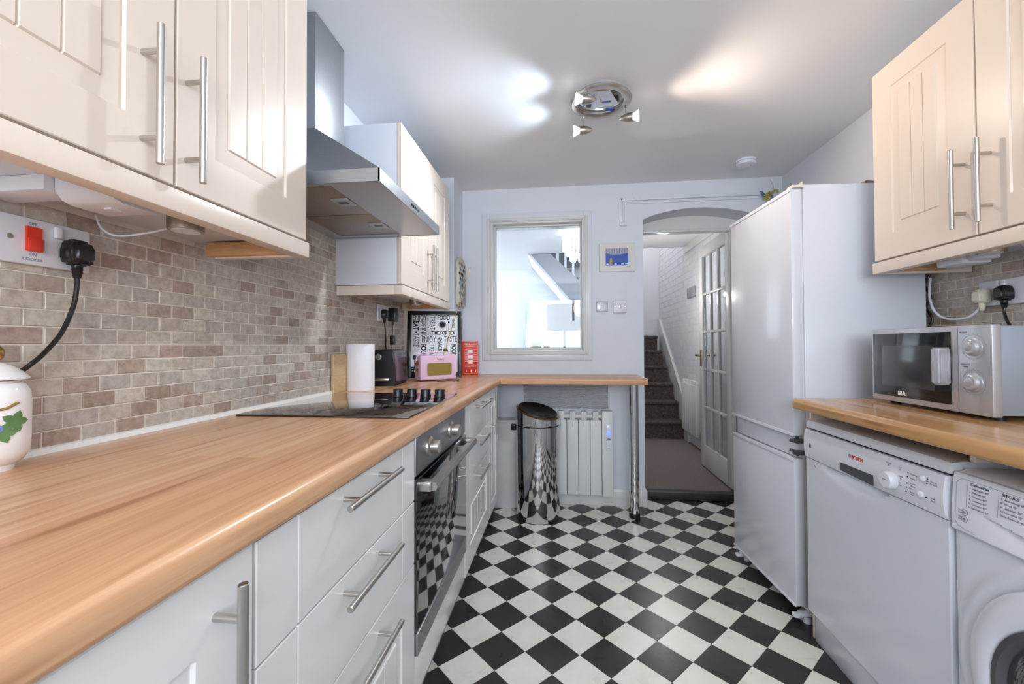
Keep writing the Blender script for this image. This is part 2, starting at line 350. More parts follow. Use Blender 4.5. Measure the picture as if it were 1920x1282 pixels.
# cabinet fronts --------------------------------------------------
def ramp(pts, t):
    if t <= pts[0][0]: return pts[0][1]
    for (a,b),(c,d) in zip(pts, pts[1:]):
        if t <= c: return b+(d-b)*(t-a)/(c-a)
    return pts[-1][1]
PF = [(0,0),(.003,-.0042),(.035,-.0028),(.038,.0005),(.5,.0005)]
def front(name, w, h, F, m, parent, style='panel', mg=.075, boards=3, t=.018):
    b = B(); b.M = F
    e0 = .0015
    us = [0,e0,w-e0,w]; vs = [0,e0,h-e0,h]
    if style == 'panel':
        for k, _ in PF[:4]: us += [mg+k, w-mg-k]; vs += [mg+k, h-mg-k]
        g = []
        u0, u1 = mg+.038, w-mg-.038
        for i in range(1,boards):
            u = u0+(u1-u0)*i/boards; g.append(u); us += [u-.0025,u-.0005,u+.0005,u+.0025]
    else: g = [mg, w-mg]; us += [q for u in g for q in (u-.0022,u-.0005,u+.0005,u+.0022)]
    us = sorted(set(us)); vs = sorted(set(vs))
    def f(u,v):
        d = 0
        if style == 'panel':
            e = min(u-mg, w-mg-u, v-mg, h-mg-v); d = ramp(PF, e)
            if e > .0379:
                for q in g:
                    if abs(u-q) < .0012: d = -.003
        else:
            for q in g:
                if abs(u-q) < .0012: d = -.0022
        if min(u,v,w-u,h-v) < e0*.5: d -= .0015
        return d
    b.grid(us, vs, f, back=-t)
    return b.obj(name, m, parent, angle=14)
def bar_handle(parent, F, L=.23, r=.006, off=.035, vert=True, inset=.04, name='handle', m='steelh'):
    """bar centred on F origin; F: u right v up w out"""
    b = B(); b.M = F; a = (0,1,0) if vert else (1,0,0)
    A = Vector(a); O = Vector((0,0,off))
    b.lathe([(r-.001,0),(r,.001),(r,L-.001),(r-.001,L)], O-A*L/2, A, 16)
    for s_ in (-1,1):
        p = A*s_*(L/2-inset); b.cyl(p, p+O, r*.8, n=12)
    return b.obj(name, m, parent)
# ================================================================ STRUCTURE
XL, XR, YB, YF, ZC = -1.0, 1.51, 3.04, -1.6, 2.265
WT, WB = .915, .875     # worktop top / underside
def wallbox(name, *a, m='wall'): return struct(B().box(*a).obj(name, m))
floor = struct(B().box(XL-.1, XR+.1, YF, 3.19, -.1, -.004).obj('floor', 'sage'))
wl = wallbox('wall_left', XL-.12, XL, YF, YB, 0, ZC)
wr = wallbox('wall_right', XR, XR+.12, YF, YB+.25, 0, ZC)
struct(B().box(XL-.12, XR+.12, YF-.12, YB+.25, ZC, ZC+.1).obj('ceiling', 'ceiling'))
# wall behind the camera with a window
b = B()
b.box(XL-.12,-.6,YF-.12,YF,0,ZC); b.box(1.1,XR+.12,YF-.12,YF,0,ZC); b.box(-.6,1.1,YF-.12,YF,0,1.0); b.box(-.6,1.1,YF-.12,YF,2.1,ZC)
struct(b.obj('wall_front', 'wall'))
b = B()
for x in (-.6,.23,1.06): b.box(x,x+.04,YF-.09,YF-.04,1.0,2.1)
for z in (1.0,2.06): b.box(-.56,1.06,YF-.09,YF-.04,z,z+.04)
wn = struct(b.obj('window_2', 'warmtrim'))
# far wall with internal window opening and arched doorway
WX0, WX1, WZ0, WZ1 = -.504, .182, 1.072, 2.030     # glazed opening
AX0, AX1, ASP, ATOP = .585, 1.345, 2.005, 2.075
Y2 = YB+.2
b = B()
b.box(XL-.12, WX0, YB, Y2, 0, ZC); b.box(WX0, WX1, YB, Y2, 0, WZ0); b.box(WX0, WX1, YB, Y2, WZ1, ZC)
b.box(WX1, AX0, YB, Y2, 0, ZC); b.box(AX1, XR+.02, YB, Y2, 0, ZC)
arc = [(AX0+(AX1-AX0)*i/20, ASP+(ATOP-ASP)*math.sin(math.pi*i/20)**.75) for i in range(21)]
b.prism([(AX0,ZC)]+arc+[(AX1,ZC)], 'y', YB, Y2)
struct(b.obj('wall_back', 'wall', angle=25))
struct(B().box(XL, -.71, 2.784, YB, 0, ZC).obj('trim_1', 'wall'))            # boxed-in corner
# internal window
w1 = thing('window_1', 'a', 'b', (-.16, YB, WZ0-.05)); del w1['label']; del w1['category']; struct(w1)
def ringframe(b, x0,x1,z0,z1, wd, ya, yb, bev=.004):
    b.box(x0,x0+wd,ya,yb,z0,z1,bev); b.box(x1-wd,x1,ya,yb,z0,z1,bev); b.box(x0+wd,x1-wd,ya,yb,z0,z0+wd,bev); b.box(x0+wd,x1-wd,ya,yb,z1-wd,z1,bev)
b = B(); ringframe(b, -.562,.228,1.016,2.082,.058,YB-.012,YB+.0,.003); b.obj('architrave','wgloss',w1)
b = B(); ringframe(b,-.522,.200,1.056,2.047,.018,YB-.018,YB-.008,.004); b.obj('moulding','warmtrim',w1)
b = B(); ringframe(b, WX0,WX1,WZ0,WZ1,.022,YB,Y2-.02,.002); b.obj('lining','warmtrim',w1)
b = B(); ringframe(b, WX0+.02,WX1-.02,WZ0+.02,WZ1-.02,.014,YB+.05,YB+.09,.004); b.obj('glazing_bead','warmtrim',w1)
B().box(WX0+.03,WX1-.03,YB+.068,YB+.072,WZ0+.03,WZ1-.03).obj('pane','pane',w1)
# doorway: head panel, door frame, threshold
b = B(); b.box(AX0-.05,AX1+.05,Y2-.01,Y2+.03,1.972,ZC); b.box(AX0-.05,AX1+.05,Y2-.02,Y2+.05,1.955,1.975,.004)
struct(b.obj('trim_2','warmtrim'))
b = B(); b.box(AX1-.045,AX1+.04,Y2-.02,Y2+.06,.05,1.955,.004); b.box(AX0-.08,AX0-.002,Y2,Y2+.06,.05,1.955,.004); struct(b.obj('trim_3','warmtrim'))
tag(B().box(AX0-.06,AX1+.04,3.185,Y2+.02,0,.052,.004).obj('threshold','thresh'),'dark painted wooden threshold step of the arched doorway','threshold')
# baseboards
b = B(); b.prism([(YB,0),(YB,.115),(YB-.008,.115),(YB-.018,.095),(YB-.018,0)],'x',-.18,AX0); struct(b.obj('baseboard_back','warmtrim'))
struct(B().box(AX0-.02,AX0+.012,YB-.02,Y2,0,.11,.003).obj('baseboard_jamb','warmtrim'))
# low boxing under the breakfast bar by the bin
b = B(); b.box(-.46,-.255,2.90,YB-.001,0,.60,.004); b.box(-.46,-.25,2.895,YB-.001,.585,.605,.003); struct(b.obj('trim_4','warmtrim'))
tag(B().box(-.335,-.30,2.86,2.895,.545,.585,.004).obj('black_clip','black'),'small black clip on the white boxing just left of the steel bin','clip')
# ---------------- floor tiles (diamond chequer)
D = .1982; g = .0195
# lattice origin from the photograph
OX, OY = -.0041, 1.4600
fdir = Vector((math.cos(g),math.sin(g),0)); gdir = Vector((-math.sin(g),math.cos(g),0))
def lat(i,j): return fdir*(OX+i*D)+gdir*(OY+j*D)
def tilemesh(nm, m, hw, hd, t, ch):
    b = B(); vs = [(-hw,-hd,0),(hw,-hd,0),(hw,hd,0),(-hw,hd,0),(-hw,-hd,t-ch),(hw,-hd,t-ch),(hw,hd,t-ch),(-hw,hd,t-ch),(-hw+ch,-hd+ch,t),(hw-ch,-hd+ch,t),(hw-ch,hd-ch,t),(-hw+ch,hd-ch,t)]
    fs = [(8,9,10,11)]+[(i,(i+1)%4,4+(i+1)%4,4+i) for i in range(4)]+[(4+i,4+(i+1)%4,8+(i+1)%4,8+i) for i in range(4)]
    b._add(vs, fs); me = bpy.data.meshes.new(nm); b.bm.to_mesh(me); b.bm.free(); me.materials.append(M[m]); return me
s_ = D/math.sqrt(2)/2-.0004
mt = {0: tilemesh('floor_tile','fblack',s_,s_,.004,.0004), 1: tilemesh('floor_tile','fwhite',s_,s_,.004,.0004)}
fl = []
def inview(p): return not (p.x < -.60 or p.x > 1.30 or p.y < .55 or p.y > 3.25 or (p.x > 1.0 and p.y < 1.60) or (p.x < -.50 and p.y < 2.6))
for i in range(-12,14):
    for j in range(-12,14):
        for k in (0,1):
            p = lat(i,j+.5) if k == 0 else lat(i+.5,j)
            if not inview(p): continue
            fl.append((p.y+abs(p.x-.3)*.3, k, p.copy()))
fl.sort(key=lambda q: q[0])
rest = B()
for n_, (d_, k, p) in enumerate(fl):
    if n_ < 300:
        o = bpy.data.objects.new('floor_tile', mt[k]); COL.objects.link(o); o.parent = floor; o.location = p+Vector((0,0,-.004))-WO['floor']; o.rotation_euler = (0,0,math.radians(45)+g)
for k in (0,1):
    rb = B()
    for i in range(-30,31):
        for j in range(-30,31):
            p = lat(i,j+.5) if k == 0 else lat(i+.5,j)
            if p.x < XL or p.x > XR or p.y < YF or p.y > 3.15 or inview(p): continue
            a = math.radians(45)+g; c_, s2 = math.cos(a)*s_, math.sin(a)*s_
            rb._add([(p.x+c_-s2,p.y+s2+c_,0),(p.x-c_-s2,p.y-s2+c_,0),(p.x-c_+s2,p.y-s2-c_,0),(p.x+c_+s2,p.y+s2-c_,0),
                     (p.x+c_-s2,p.y+s2+c_,-.004),(p.x-c_-s2,p.y-s2+c_,-.004),(p.x-c_+s2,p.y-s2-c_,-.004),(p.x+c_+s2,p.y+s2-c_,-.004)],
                    [(0,1,2,3),(0,4,5,1),(1,5,6,2),(2,6,7,3),(3,7,4,0)])
    o = rb.obj('floor_tile','fblack' if k == 0 else 'fwhite',floor); o['kind'] = 'stuff'
print('floor tiles', len(fl))
# ---------------- backsplash tiles
TW, TH = .0675, .0338
me_full = tilemesh('wall_tile','tile',TH/2-.0014,TW/2-.0014,.0058,.0012)
def tiles(wallobj, x, nx, y0, y1, z0, z1, yo, zo, limit, cut, ymin):
    """tiles lie in the y-z plane on a wall at x with outward normal nx"""
    L_ = []
    k0 = math.floor((z0-zo)/TH)
    for k in range(k0, math.ceil((z1-zo)/TH)):
        off = 0 if k % 2 == 0 else TW/2
        j = math.floor((y0-yo-off)/TW)
        while yo+off+j*TW < y1:
            a, c = yo+off+j*TW, yo+off+(j+1)*TW; za, zb = zo+k*TH, zo+(k+1)*TH; j += 1
            if cut((a+c)/2, (za+zb)/2): continue
            A, C, ZA, ZB = max(a,y0), min(c,y1), max(za,z0), min(zb,z1)
            if C-A < .012 or ZB-ZA < .008: continue
            full = (abs(A-a)+abs(C-c)+abs(ZA-za)+abs(ZB-zb)) < 1e-4
            L_.append((((A+C)/2)**2+1+(100 if (A+C)/2 < ymin or (nx < 0 and (ZA+ZB)/2 < 1.16) else 0), A, C, ZA, ZB, full))
    L_.sort(key=lambda q: q[0])
    sb = None
    for n_, (d_, A, C, ZA, ZB, full) in enumerate(L_):
        if n_ < limit:
            if full: me = me_full
            else: me = tilemesh('wall_tile','tile',(ZB-ZA)/2-.0014,(C-A)/2-.0014,.0058,.0012)
            o = bpy.data.objects.new('wall_tile', me); COL.objects.link(o); o.parent = wallobj
            o.location = Vector((x,(A+C)/2,(ZA+ZB)/2))-WO[wallobj.name]
            jt = random.uniform(-.0006,.0006)
            o.location.x += nx*jt
            o.rotation_euler = (0, math.radians(90)*nx, random.uniform(-.002,.002))
        else:
            if sb is None: sb = B()
            xx = x+nx*.0056
            vs = [(x,A+.0014,ZA+.0014),(x,C-.0014,ZA+.0014),(x,C-.0014,ZB-.0014),(x,A+.0014,ZB-.0014)]
            ch = .0012
            vs2 = [(xx,A+.0014+ch,ZA+.0014+ch),(xx,C-.0014-ch,ZA+.0014+ch),(xx,C-.0014-ch,ZB-.0014-ch),(xx,A+.0014+ch,ZB-.0014-ch)]
            vs1 = [(xx-nx*ch,)+v[1:] for v in vs]
            sb._add(vs+vs1+vs2, [(8,9,10,11)]+[(i,(i+1)%4,4+(i+1)%4,4+i) for i in range(4)]+[(4+i,4+(i+1)%4,8+(i+1)%4,8+i) for i in range(4)])
    if sb:
        bmesh.ops.recalc_face_normals(sb.bm, faces=sb.bm.faces)
        o = sb.obj('wall_tile','tile',wallobj); o['kind'] = 'stuff'
    print('tiles', len(L_))
def cutL(y, z):
    if z > 1.40 and (y < 1.06 or y > 1.83): return True
    if z > 1.68: return True
    return False
tiles(wl, XL, 1, -.70, 2.62, WT+.010, 1.70, .709+.0, .991, 300, cutL, .60)
B().box(XL,XL+.004,-.7,2.784,WT-.02,1.70).obj('grout_bed','grout',wl)
B().prism([(XL,WT),(XL+.016,WT),(XL+.012,WT+.010),(XL,WT+.014)],'y',-.7,2.66).obj('sealant_bead','caulk',wl)
tiles(wr, XR, -1, -.60, 2.0, WT+.004, 1.44, .86+.018, 1.16, 150, lambda y, z: False, .85)
B().box(XR-.004,XR,-.6,2.3,.90,1.44).obj('grout_bed','grout',wr)
# ================================================================ HALL beyond the arch
HX = 1.43
struct(B().box(.42,HX+.1,Y2,5.1,-.05,.05).obj('floor_hall','carpet'))
struct(B().box(.42,HX+.1,Y2,4.98,2.235,2.33).obj('ceiling_hall','ceiling'))
hw = struct(B().box(HX,HX+.1,Y2,6.4,0,3.2).obj('wall_hall_right','brick'))
struct(B().box(.40,HX,6.3,6.4,0,3.2).obj('wall_hall_end','brick'))
struct(B().box(.40,.46,Y2,6.4,0,3.2).obj('wall_hall_left','wall'))
struct(B().box(.40,HX+.1,4.9,6.4,3.2,3.3).obj('ceiling_landing','ceiling'))
# painted brickwork (real relief)
b = B()
for k in range(44):
    z = .06+k*.075; off = 0 if k%2 else .1125
    if z > 3.1: break
    y = 3.5+off
    while y < 6.25:
        if not (z < .75 and y < 4.4):
            d = random.uniform(.0022,.0034)
            b.box(HX-d,HX+.005,y+.004,y+.221,z+.004,z+.071)
        y += .225
o = b.obj('painted_bricks','brick',hw); o['kind'] = 'stuff'
b = B(); b.prism([(3.3,2.235),(4.98,2.235),(4.98,2.16),(3.3,2.16)],'x',HX-.03,HX-.001); struct(b.obj('trim_5','warmtrim'))
# stairs
st = thing('staircase','grey carpeted staircase rising at the end of the hall','stairs',(.93,5.0,.05))
for n in range(7):
    y0 = 5.0+n*.21; z1 = .05+(n+1)*.2; x1 = 1.405-.012*n
    b = B(); pr = [(y0-.0,.05),(y0,z1-.045),(y0-.018,z1-.03),(y0-.02,z1-.012),(y0-.008,z1),(y0+.24,z1),(y0+.24,.05)]
    if n == 6: pr = [(y0,.05),(y0,z1),(6.29,z1),(6.29,.05)]
    if n == 6: continue
    b.prism(pr,'x',.47,x1); b.obj('step','stcarpet',st)
struct(B().box(.47,1.34,6.27,6.299,1.26,1.32).obj('trim_9','white'))
b = B(); b.prism([(4.86,.05),(4.92,.40),(6.2,1.50),(6.29,1.50),(6.29,1.40),(5.0,.05)],'x',HX-.03,HX-.001); struct(b.obj('trim_6','warmtrim'))
# hall radiator
def radiator(name, label, F, n, fw, h, depth, group=None, ctrl=False):
    t = thing(name, label, 'radiator', F @ Vector((0,0,0)))
    for i in range(n):
        b = B(); b.M = F; u = i*fw
        b.box(u+.0015,u+fw-.0015,.0,h-.045,.03,depth,.006); b.box(u+.012,u+fw-.012,h-.06,h,.03,depth-.008,.006); b.box(u+fw/2-.004,u+fw/2+.004,h-.075,h-.005,depth-.02,depth-.004)
        b.obj('fin','radw',t)
    b = B(); b.M = F; b.cyl((.0,h-.035,.045),(n*fw,h-.035,.045),.012); b.box(0,n*fw,.05,h-.1,.0,.03); b.obj('core','radw',t)
    return t
radiator('radiator','slim white panel radiator on the brick hall wall by the open door',FR(HX-.006,4.93,.19),7,.072,.56,.07)
m_ = tag(B().box(HX-.028,HX-.006,4.615,4.86,1.635,1.745,.006).obj('wall_panel','platel'),'small grey metal plate on the white brick hall wall','plate')
# glazed door, standing open into the hall
d1 = thing('door_1','x','y',(1.262,3.25,.06)); del d1['label']; del d1['category']; struct(d1)
DZ0, DZ1 = .062, 1.985; DY0, DY1 = 3.262, 3.945; DX0, DX1 = 1.245, 1.28
st_w = .085; rows, cols_ = 5, 3
def stile(nm, y0,y1,z0,z1): B().box(DX0,DX1,y0,y1,z0,z1,.003).obj(nm,'warmtrim',d1)
stile('stile',DY0,DY0+st_w,DZ0,DZ1); stile('stile',DY1-st_w,DY1,DZ0,DZ1)
stile('rail',DY0+st_w,DY1-st_w,DZ1-.095,DZ1); stile('rail',DY0+st_w,DY1-st_w,DZ0,DZ0+.19)
gy0, gy1, gz0, gz1 = DY0+st_w, DY1-st_w, DZ0+.19, DZ1-.095
for i in range(1,cols_):
    y = gy0+(gy1-gy0)*i/cols_; B().box(DX0+.004,DX1-.004,y-.011,y+.011,gz0,gz1,.003).obj('glazing_bar','warmtrim',d1)
for j in range(1,rows):
    z = gz0+(gz1-gz0)*j/rows; B().box(DX0+.005,DX1-.005,gy0,gy1,z-.011,z+.011,.003).obj('glazing_bar','warmtrim',d1)
for i in range(cols_):
    for j in range(rows):
        ya = gy0+(gy1-gy0)*i/cols_+.011; yb = gy0+(gy1-gy0)*(i+1)/cols_-.011; za = gz0+(gz1-gz0)*j/rows+.011; zb = gz0+(gz1-gz0)*(j+1)/rows-.011
        B().box(1.2605,1.2645,ya-.002,yb+.002,za-.002,zb+.002).obj('pane','pane',d1)
b = B()
for sx_ in (-1,1):
    x = DX0 if sx_ < 0 else DX1
    b.box(x,x+sx_*.004,DY1-.06,DY1-.022,.93,1.08,.001); b.cyl((x,DY1-.041,1.03),(x+sx_*.045,DY1-.041,1.03),.008); b.box(x+sx_*.038,x+sx_*.052,DY1-.15,DY1-.03,1.02,1.04,.005)
b.obj('handle','brass',d1)
# ================================================================ LIVING ROOM beyond the internal window
struct(B().box(-3.2,.40,Y2,6.6,-.05,.0).obj('floor_living','carpet'))
struct(B().box(-3.2,.40,6.0,6.1,0,3.6).obj('wall_living_back','livwall'))
b = B(); b.box(-3.3,-3.2,Y2,6.6,0,.6); b.box(-3.3,-3.2,Y2,6.6,2.3,3.6); b.box(-3.3,-3.2,Y2,3.4,.6,2.3); b.box(-3.3,-3.2,5.8,6.6,.6,2.3)
struct(b.obj('wall_living_left','livwall'))
struct(B().box(-3.2,-1.12,Y2-.1,Y2,0,3.6).obj('wall_living_front','livwall'))
struct(B().box(-3.2,-.372,Y2,6.0,2.2,2.35).obj('ceiling_living','ceiling'))
struct(B().box(-.372,.40,Y2,4.945,2.2,2.35).obj('ceiling_living_front','ceiling'))
struct(B().box(-.372,.40,4.945,6.0,3.5,3.6).obj('ceiling_stairwell','ceiling'))
struct(B().box(WX0-.1,WX1+.1,Y2+.002,Y2+.10,2.045,2.199,.004).obj('trim_7','wall'))
# door on the far living-room wall
d2 = struct(B().box(-.86,-.42,5.97,6.0,0,1.72,.004).obj('door_2','livwall'))
B().box(-.80,-.48,5.962,5.971,.9,1.62,.004).obj('door_panel','livwall',d2)
sc = thing('open_staircase','white boxed staircase with spindles seen high through the internal window','stairs',(.05,4.7,1.3))
Yc = 4.955
b = B(); b.prism([(-.364,2.199),(-.107,2.199),(.398,1.716),(.398,1.330),(-.338,2.199)],'y',Yc,Yc+.03); b.obj('string_board','strboard',sc)
b = B(); b.prism([(-.370,2.199),(-.338,2.199),(.398,1.330),(.398,1.288)],'y',Yc-.005,Yc+.85); b.obj('soffit','livwall',sc)
for i in range(5):
    x = -.02+i*.09; zb = 2.199-(x+.107)*.956
    B().box(x-.014,x+.014,Yc+.002,Yc+.028,zb-.01,2.9,.003).obj('spindle','livwall',sc)
b = B()
for i in range(7):
    x = -.21+i*.085; z = 2.13-(x+.107)*.956; b.box(x,min(x+.09,.395),Yc+.035,Yc+.84,z-.14,z+.02)
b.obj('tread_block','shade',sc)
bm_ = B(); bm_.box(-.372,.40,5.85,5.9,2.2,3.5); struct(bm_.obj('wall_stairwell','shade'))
# chandelier
ch = thing('chandelier','white glass tiered chandelier lit beyond the internal window','chandelier',(.17,4.05,2.2))
B().cyl((.17,4.05,2.2),(.17,4.05,2.18),.008).obj('rod','chrome',ch)
for r_, z0, z1 in ((.135,2.02,2.16),(.10,1.97,2.04),(.065,1.92,1.985)):
    n = int(r_*160); 
    b = B()
    for i in range(n):
        t = 2*math.pi*i/n; x, y = .17+r_*math.cos(t), 4.05+r_*math.sin(t)
        b.lathe([(.002,z0),(.011,z0+.015),(.013,z1-.02),(.008,z1)],(x,y,0),(0,0,1),8)
    o = b.obj('glass_tier','chand',ch)
# standard lamp
lm = thing('floor_lamp','grey drum floor lamp behind the internal window','lamp',(.045,4.3,0))
B().lathe([(.178,1.275),(.178,1.53),(.175,1.53),(.175,1.275)],(.045,4.3,0),(0,0,1),40,cap=False).obj('lamp_shade','shade',lm)
b = B(); b.cyl((.045,4.3,.02),(.045,4.3,1.40),.012); b.obj('pole','dgrey',lm)
B().lathe([(.14,0),(.14,.015),(.02,.03)],(.045,4.3,0)).obj('base','dgrey',lm)
bk = thing('sideboard','white sideboard below the internal window in the living room','sideboard',(-.3,3.9,0))
B().box(-.9,.0,3.75,4.15,.03,1.065,.004).obj('body','livwall',bk)
B().box(-.9,.0,3.75,4.15,0,.03).obj('plinth','livwall',bk)
tag(B().lathe([(.045,1.066),(.052,1.10),(.055,1.155),(.050,1.155),(.046,1.075)],(-.225,3.95,0),n=20).obj('basket','basket'),'small brown woven basket low behind the internal window','basket')
b = B()
hp = [(0,-.03),(.03,.0),(.032,.018),(.016,.028),(0,.016),(-.016,.028),(-.032,.018),(-.03,0)]
b.prism([(-.125+p[0]*.9, 1.097+p[1]) for p in hp],'y',3.94,3.96); tag(b.obj('heart_ornament','basket'),'small brown heart ornament beside the basket','ornament')
lt = thing('wall_letters','faint grey letters standing on the far living room wall','letters',(-.62,5.98,1.2))
[text(c,.13,'dgrey',FB(x,5.995,1.235),lt,depth=.006,name='letter') for c,x in (('R',-.68),('M',-.56))]
# ================================================================ LEFT RUN
def worktop_profile(xf, xb, z0, z1, sgn):
    """rounded front edge at xf; back at xb; sgn=+1 front faces +x"""
    r = .016; pts = [(xb,z0),(xb,z1)]
    for i in range(7):
        a = math.pi/2-i*math.pi/2/6; pts.append((xf-sgn*r+sgn*r*math.cos(a), z1-r+r*math.sin(a)))
    for i in range(4):
        a = -i*math.pi/2/3; pts.append((xf-sgn*.008+sgn*.008*math.cos(a), z0+.008+.008*math.sin(a)))
    return pts
XF = -.377
b = B(); b.prism(worktop_profile(XF, XL+.001, WB, WT, 1), 'y', -.75, 2.665)
tag(b.obj('worktop','wood',angle=50),'long beech-effect worktop along the left wall, hob let into it','worktop')
# breakfast bar
b = B(); YBF = 2.665
pr = [(YB-.001,WB),(YB-.001,WT)]+[(YBF+.012-.012*math.sin(i*math.pi/10), WT-.012+.012*math.cos(i*math.pi/10)) for i in range(6)]+[(YBF+.003,WB)]
b.prism(pr,'x',-.378,.535)
b.prism([(-.378,YBF+.001),(-.999,YBF+.001),(-.999,2.783),(-.709,2.783),(-.709,YB-.001),(-.378,YB-.001)],'z',WB,WT)
tag(b.obj('breakfast_bar','woodx',angle=50),'beech-effect breakfast bar across the far wall under the internal window','worktop')
lg = thing('bar_leg','chrome tubular leg holding up the end of the breakfast bar','leg',(.477,2.83,0))
B().lathe([(.030,.03),(.030,WB-.012)],(.477,2.83,0),n=28,cap=True).obj('tube','chrome',lg)
B().lathe([(.026,0),(.034,.002),(.036,.022),(.031,.032)],(.477,2.83,0),n=28).obj('foot','rubber',lg)
B().lathe([(.030,WB-.014),(.045,WB-.006),(.045,WB-.0005)],(.477,2.83,0),n=28).obj('top_plate','chrome',lg)
# base units --------------------------------------------------------
XD = -.392      # front face of doors
DB, DT = .165, .868
def base_unit(name,label,y0,y1,cat='cabinet'):
    t = thing(name,label,cat,(-.7,(y0+y1)/2,.15))
    b = B(); b.box(XL+.002,XD-.021,y0+.001,y1-.001,.15,WB-.002); b.obj('body','white',t); return t
u = base_unit('base_cabinet','cream base cabinet with a vertical bar handle, nearest the camera under the worktop',.105,.505)
d = front('door',.396,DT-DB,FL(XD,.107,DB),'creamlow',u,'panel',.085,3)
bar_handle(d, FL(XD,.443,.735), .235, .006)
u = base_unit('base_cabinet','cream base cabinet at the camera end of the left run, beyond the frame',-.60,.103)
d = front('door',.69,DT-DB,FL(XD,-.595,DB),'creamlow',u,'panel',.085,5)
def drawer_unit(name,label,y0,y1,zs,hl):
    t = base_unit(name,label,y0,y1)
    for i in range(3):
        z0, z1 = zs[i+1]+.0015, zs[i]-.0015
        if i < 2: d = front('drawer',y1-y0-.004,z1-z0,FL(XD,y0+.002,z0),'creamlow',t,'lines',.088)
        else: d = front('drawer',y1-y0-.004,z1-z0,FL(XD,y0+.002,z0),'creamlow',t,'panel',.088,5)
        bar_handle(d, FL(XD,(y0+y1)/2,hl[i]), .240, .006, vert=False, inset=.045)
    return t
drawer_unit('drawer_cabinet','three-drawer cream cabinet nearer the camera, just before the oven',.507,1.107,[DT,.703,.536,DB],[.842,.672,.500])
drawer_unit('drawer_cabinet','three-drawer cream cabinet beyond the oven',1.712,2.308,[DT,.700,.545,DB],[.838,.672,.520])
u = base_unit('base_cabinet','narrow cream corner base cabinet at the far end of the left run',2.310,2.64)
d = front('door',.290,DT-DB,FL(XD,2.312,DB),'creamlow',u,'panel',.06,2)
bar_handle(d, FL(XD,2.345,.745), .235, .006)
B().box(XL+.01,XD-.004,2.604,2.655,.15,WB-.002).obj('end_panel','white',u)
struct(B().box(-.475,-.458,-.6,2.65,0,.148,.001).obj('trim_8','applplas'))
# oven --------------------------------------------------------------
ov = thing('oven','built-in electric oven with steel trim and dark glass door','oven',(-.7,1.41,.27))
Y0, Y1 = 1.110, 1.709
B().box(-.96,XD-.012,Y0+.006,Y1-.006,.20,WB-.002).obj('body','dgrey',ov)
B().box(XD-.012,XD+.002,Y0+.002,Y1-.002,.765,WB-.004,.002).obj('control_panel','steel',ov)
dr = B().box(XD-.010,XD+.004,Y0+.002,Y1-.002,.345,.757,.001).obj('door','ovenglass',ov)
B().box(XD-.008,XD+.007,Y0+.002,Y1-.002,.283,.343,.002).obj('bottom_rail','steel',dr)
b = B(); b.tube([(XD+.045,Y0+.015,.735),(XD+.045,Y1-.015,.735)],.0001); b.bm.clear()
b.prism([(XD+.034,.722),(XD+.052,.724),(XD+.056,.735),(XD+.052,.746),(XD+.034,.748)],'y',Y0+.02,Y1-.02)
for y in (Y0+.03,Y1-.03): b.box(XD+.003,XD+.040,y-.018,y+.018,.722,.748,.003)
b.obj('handle','steelh',dr)
for y in (1.225,1.475): B().lathe([(.030,0),(.029,.006),(.021,.010),(.0195,.032),(.017,.035)],(XD+.002,y,.822),(1,0,0),28).obj('knob','steelh',ov)
B().box(XD-.02,XD-.002,Y0+.002,Y1-.002,.165,.281,.001).obj('filler_panel','creamlow',ov)
# hob ---------------------------------------------------------------
hb = thing('hob','black glass ceramic hob with four knobs set in the worktop','hob',(-.69,1.44,WT))
B().box(-.955,-.424,1.150,1.735,WT+.0002,WT+.0055,.0015).obj('glass_top','glassblk',hb)
for (x, y, r) in ():
    b = B(); b.lathe([(r-.0015,0),(r-.0015,.0002),(r,.0002),(r,0)],(x,y,WT+.0055),n=48,cap=False); b.obj('cooking_zone','hobprint',hb)
for k, x in enumerate((-.640,-.583,-.527,-.470)):
    b = B(); b.lathe([(.021,0),(.0215,.006),(.019,.012),(.020,.026),(.018,.030),(.0005,.031)],(x,1.615,WT+.0056),n=28)
    b.box(x-.003,x+.003,1.597,1.633,WT+.03,WT+.037,.001); b.obj('knob','black',hb)
# cooker hood ---------------------------------------------------------
hd = thing('cooker_hood','brushed steel chimney cooker hood between the two left wall cabinets','hood',(-.75,1.45,1.59))
hx0, hx1, hy0, hy1, hz0, hz1 = XL+.002, -.512, 1.150, 1.752, 1.595, 1.633
fx, fy0, fy1, fz = -.822, 1.335, 1.530, 1.862
b = B()
vs = [(hx0,hy0,hz1),(hx1,hy0,hz1),(hx1,hy1,hz1),(hx0,hy1,hz1),(hx0,fy0,fz),(fx,fy0,fz),(fx,fy1,fz),(hx0,fy1,fz)]
b._add(vs,[(0,1,5,4),(1,2,6,5),(2,3,7,6),(4,5,6,7),(3,0,4,7),(3,2,1,0)]); bmesh.ops.recalc_face_normals(b.bm,faces=b.bm.faces)
b.box(hx0,hx1,hy0,hy0+.004,hz0,hz1); b.box(hx0,hx1,hy1-.004,hy1,hz0,hz1); b.box(hx1-.004,hx1,hy0,hy1,hz0,hz1)
b.obj('canopy','steel',hd,angle=10)
B().box(hx0,fx,fy0,fy1,fz,ZC-.002,.002).obj('chimney','steel',hd)
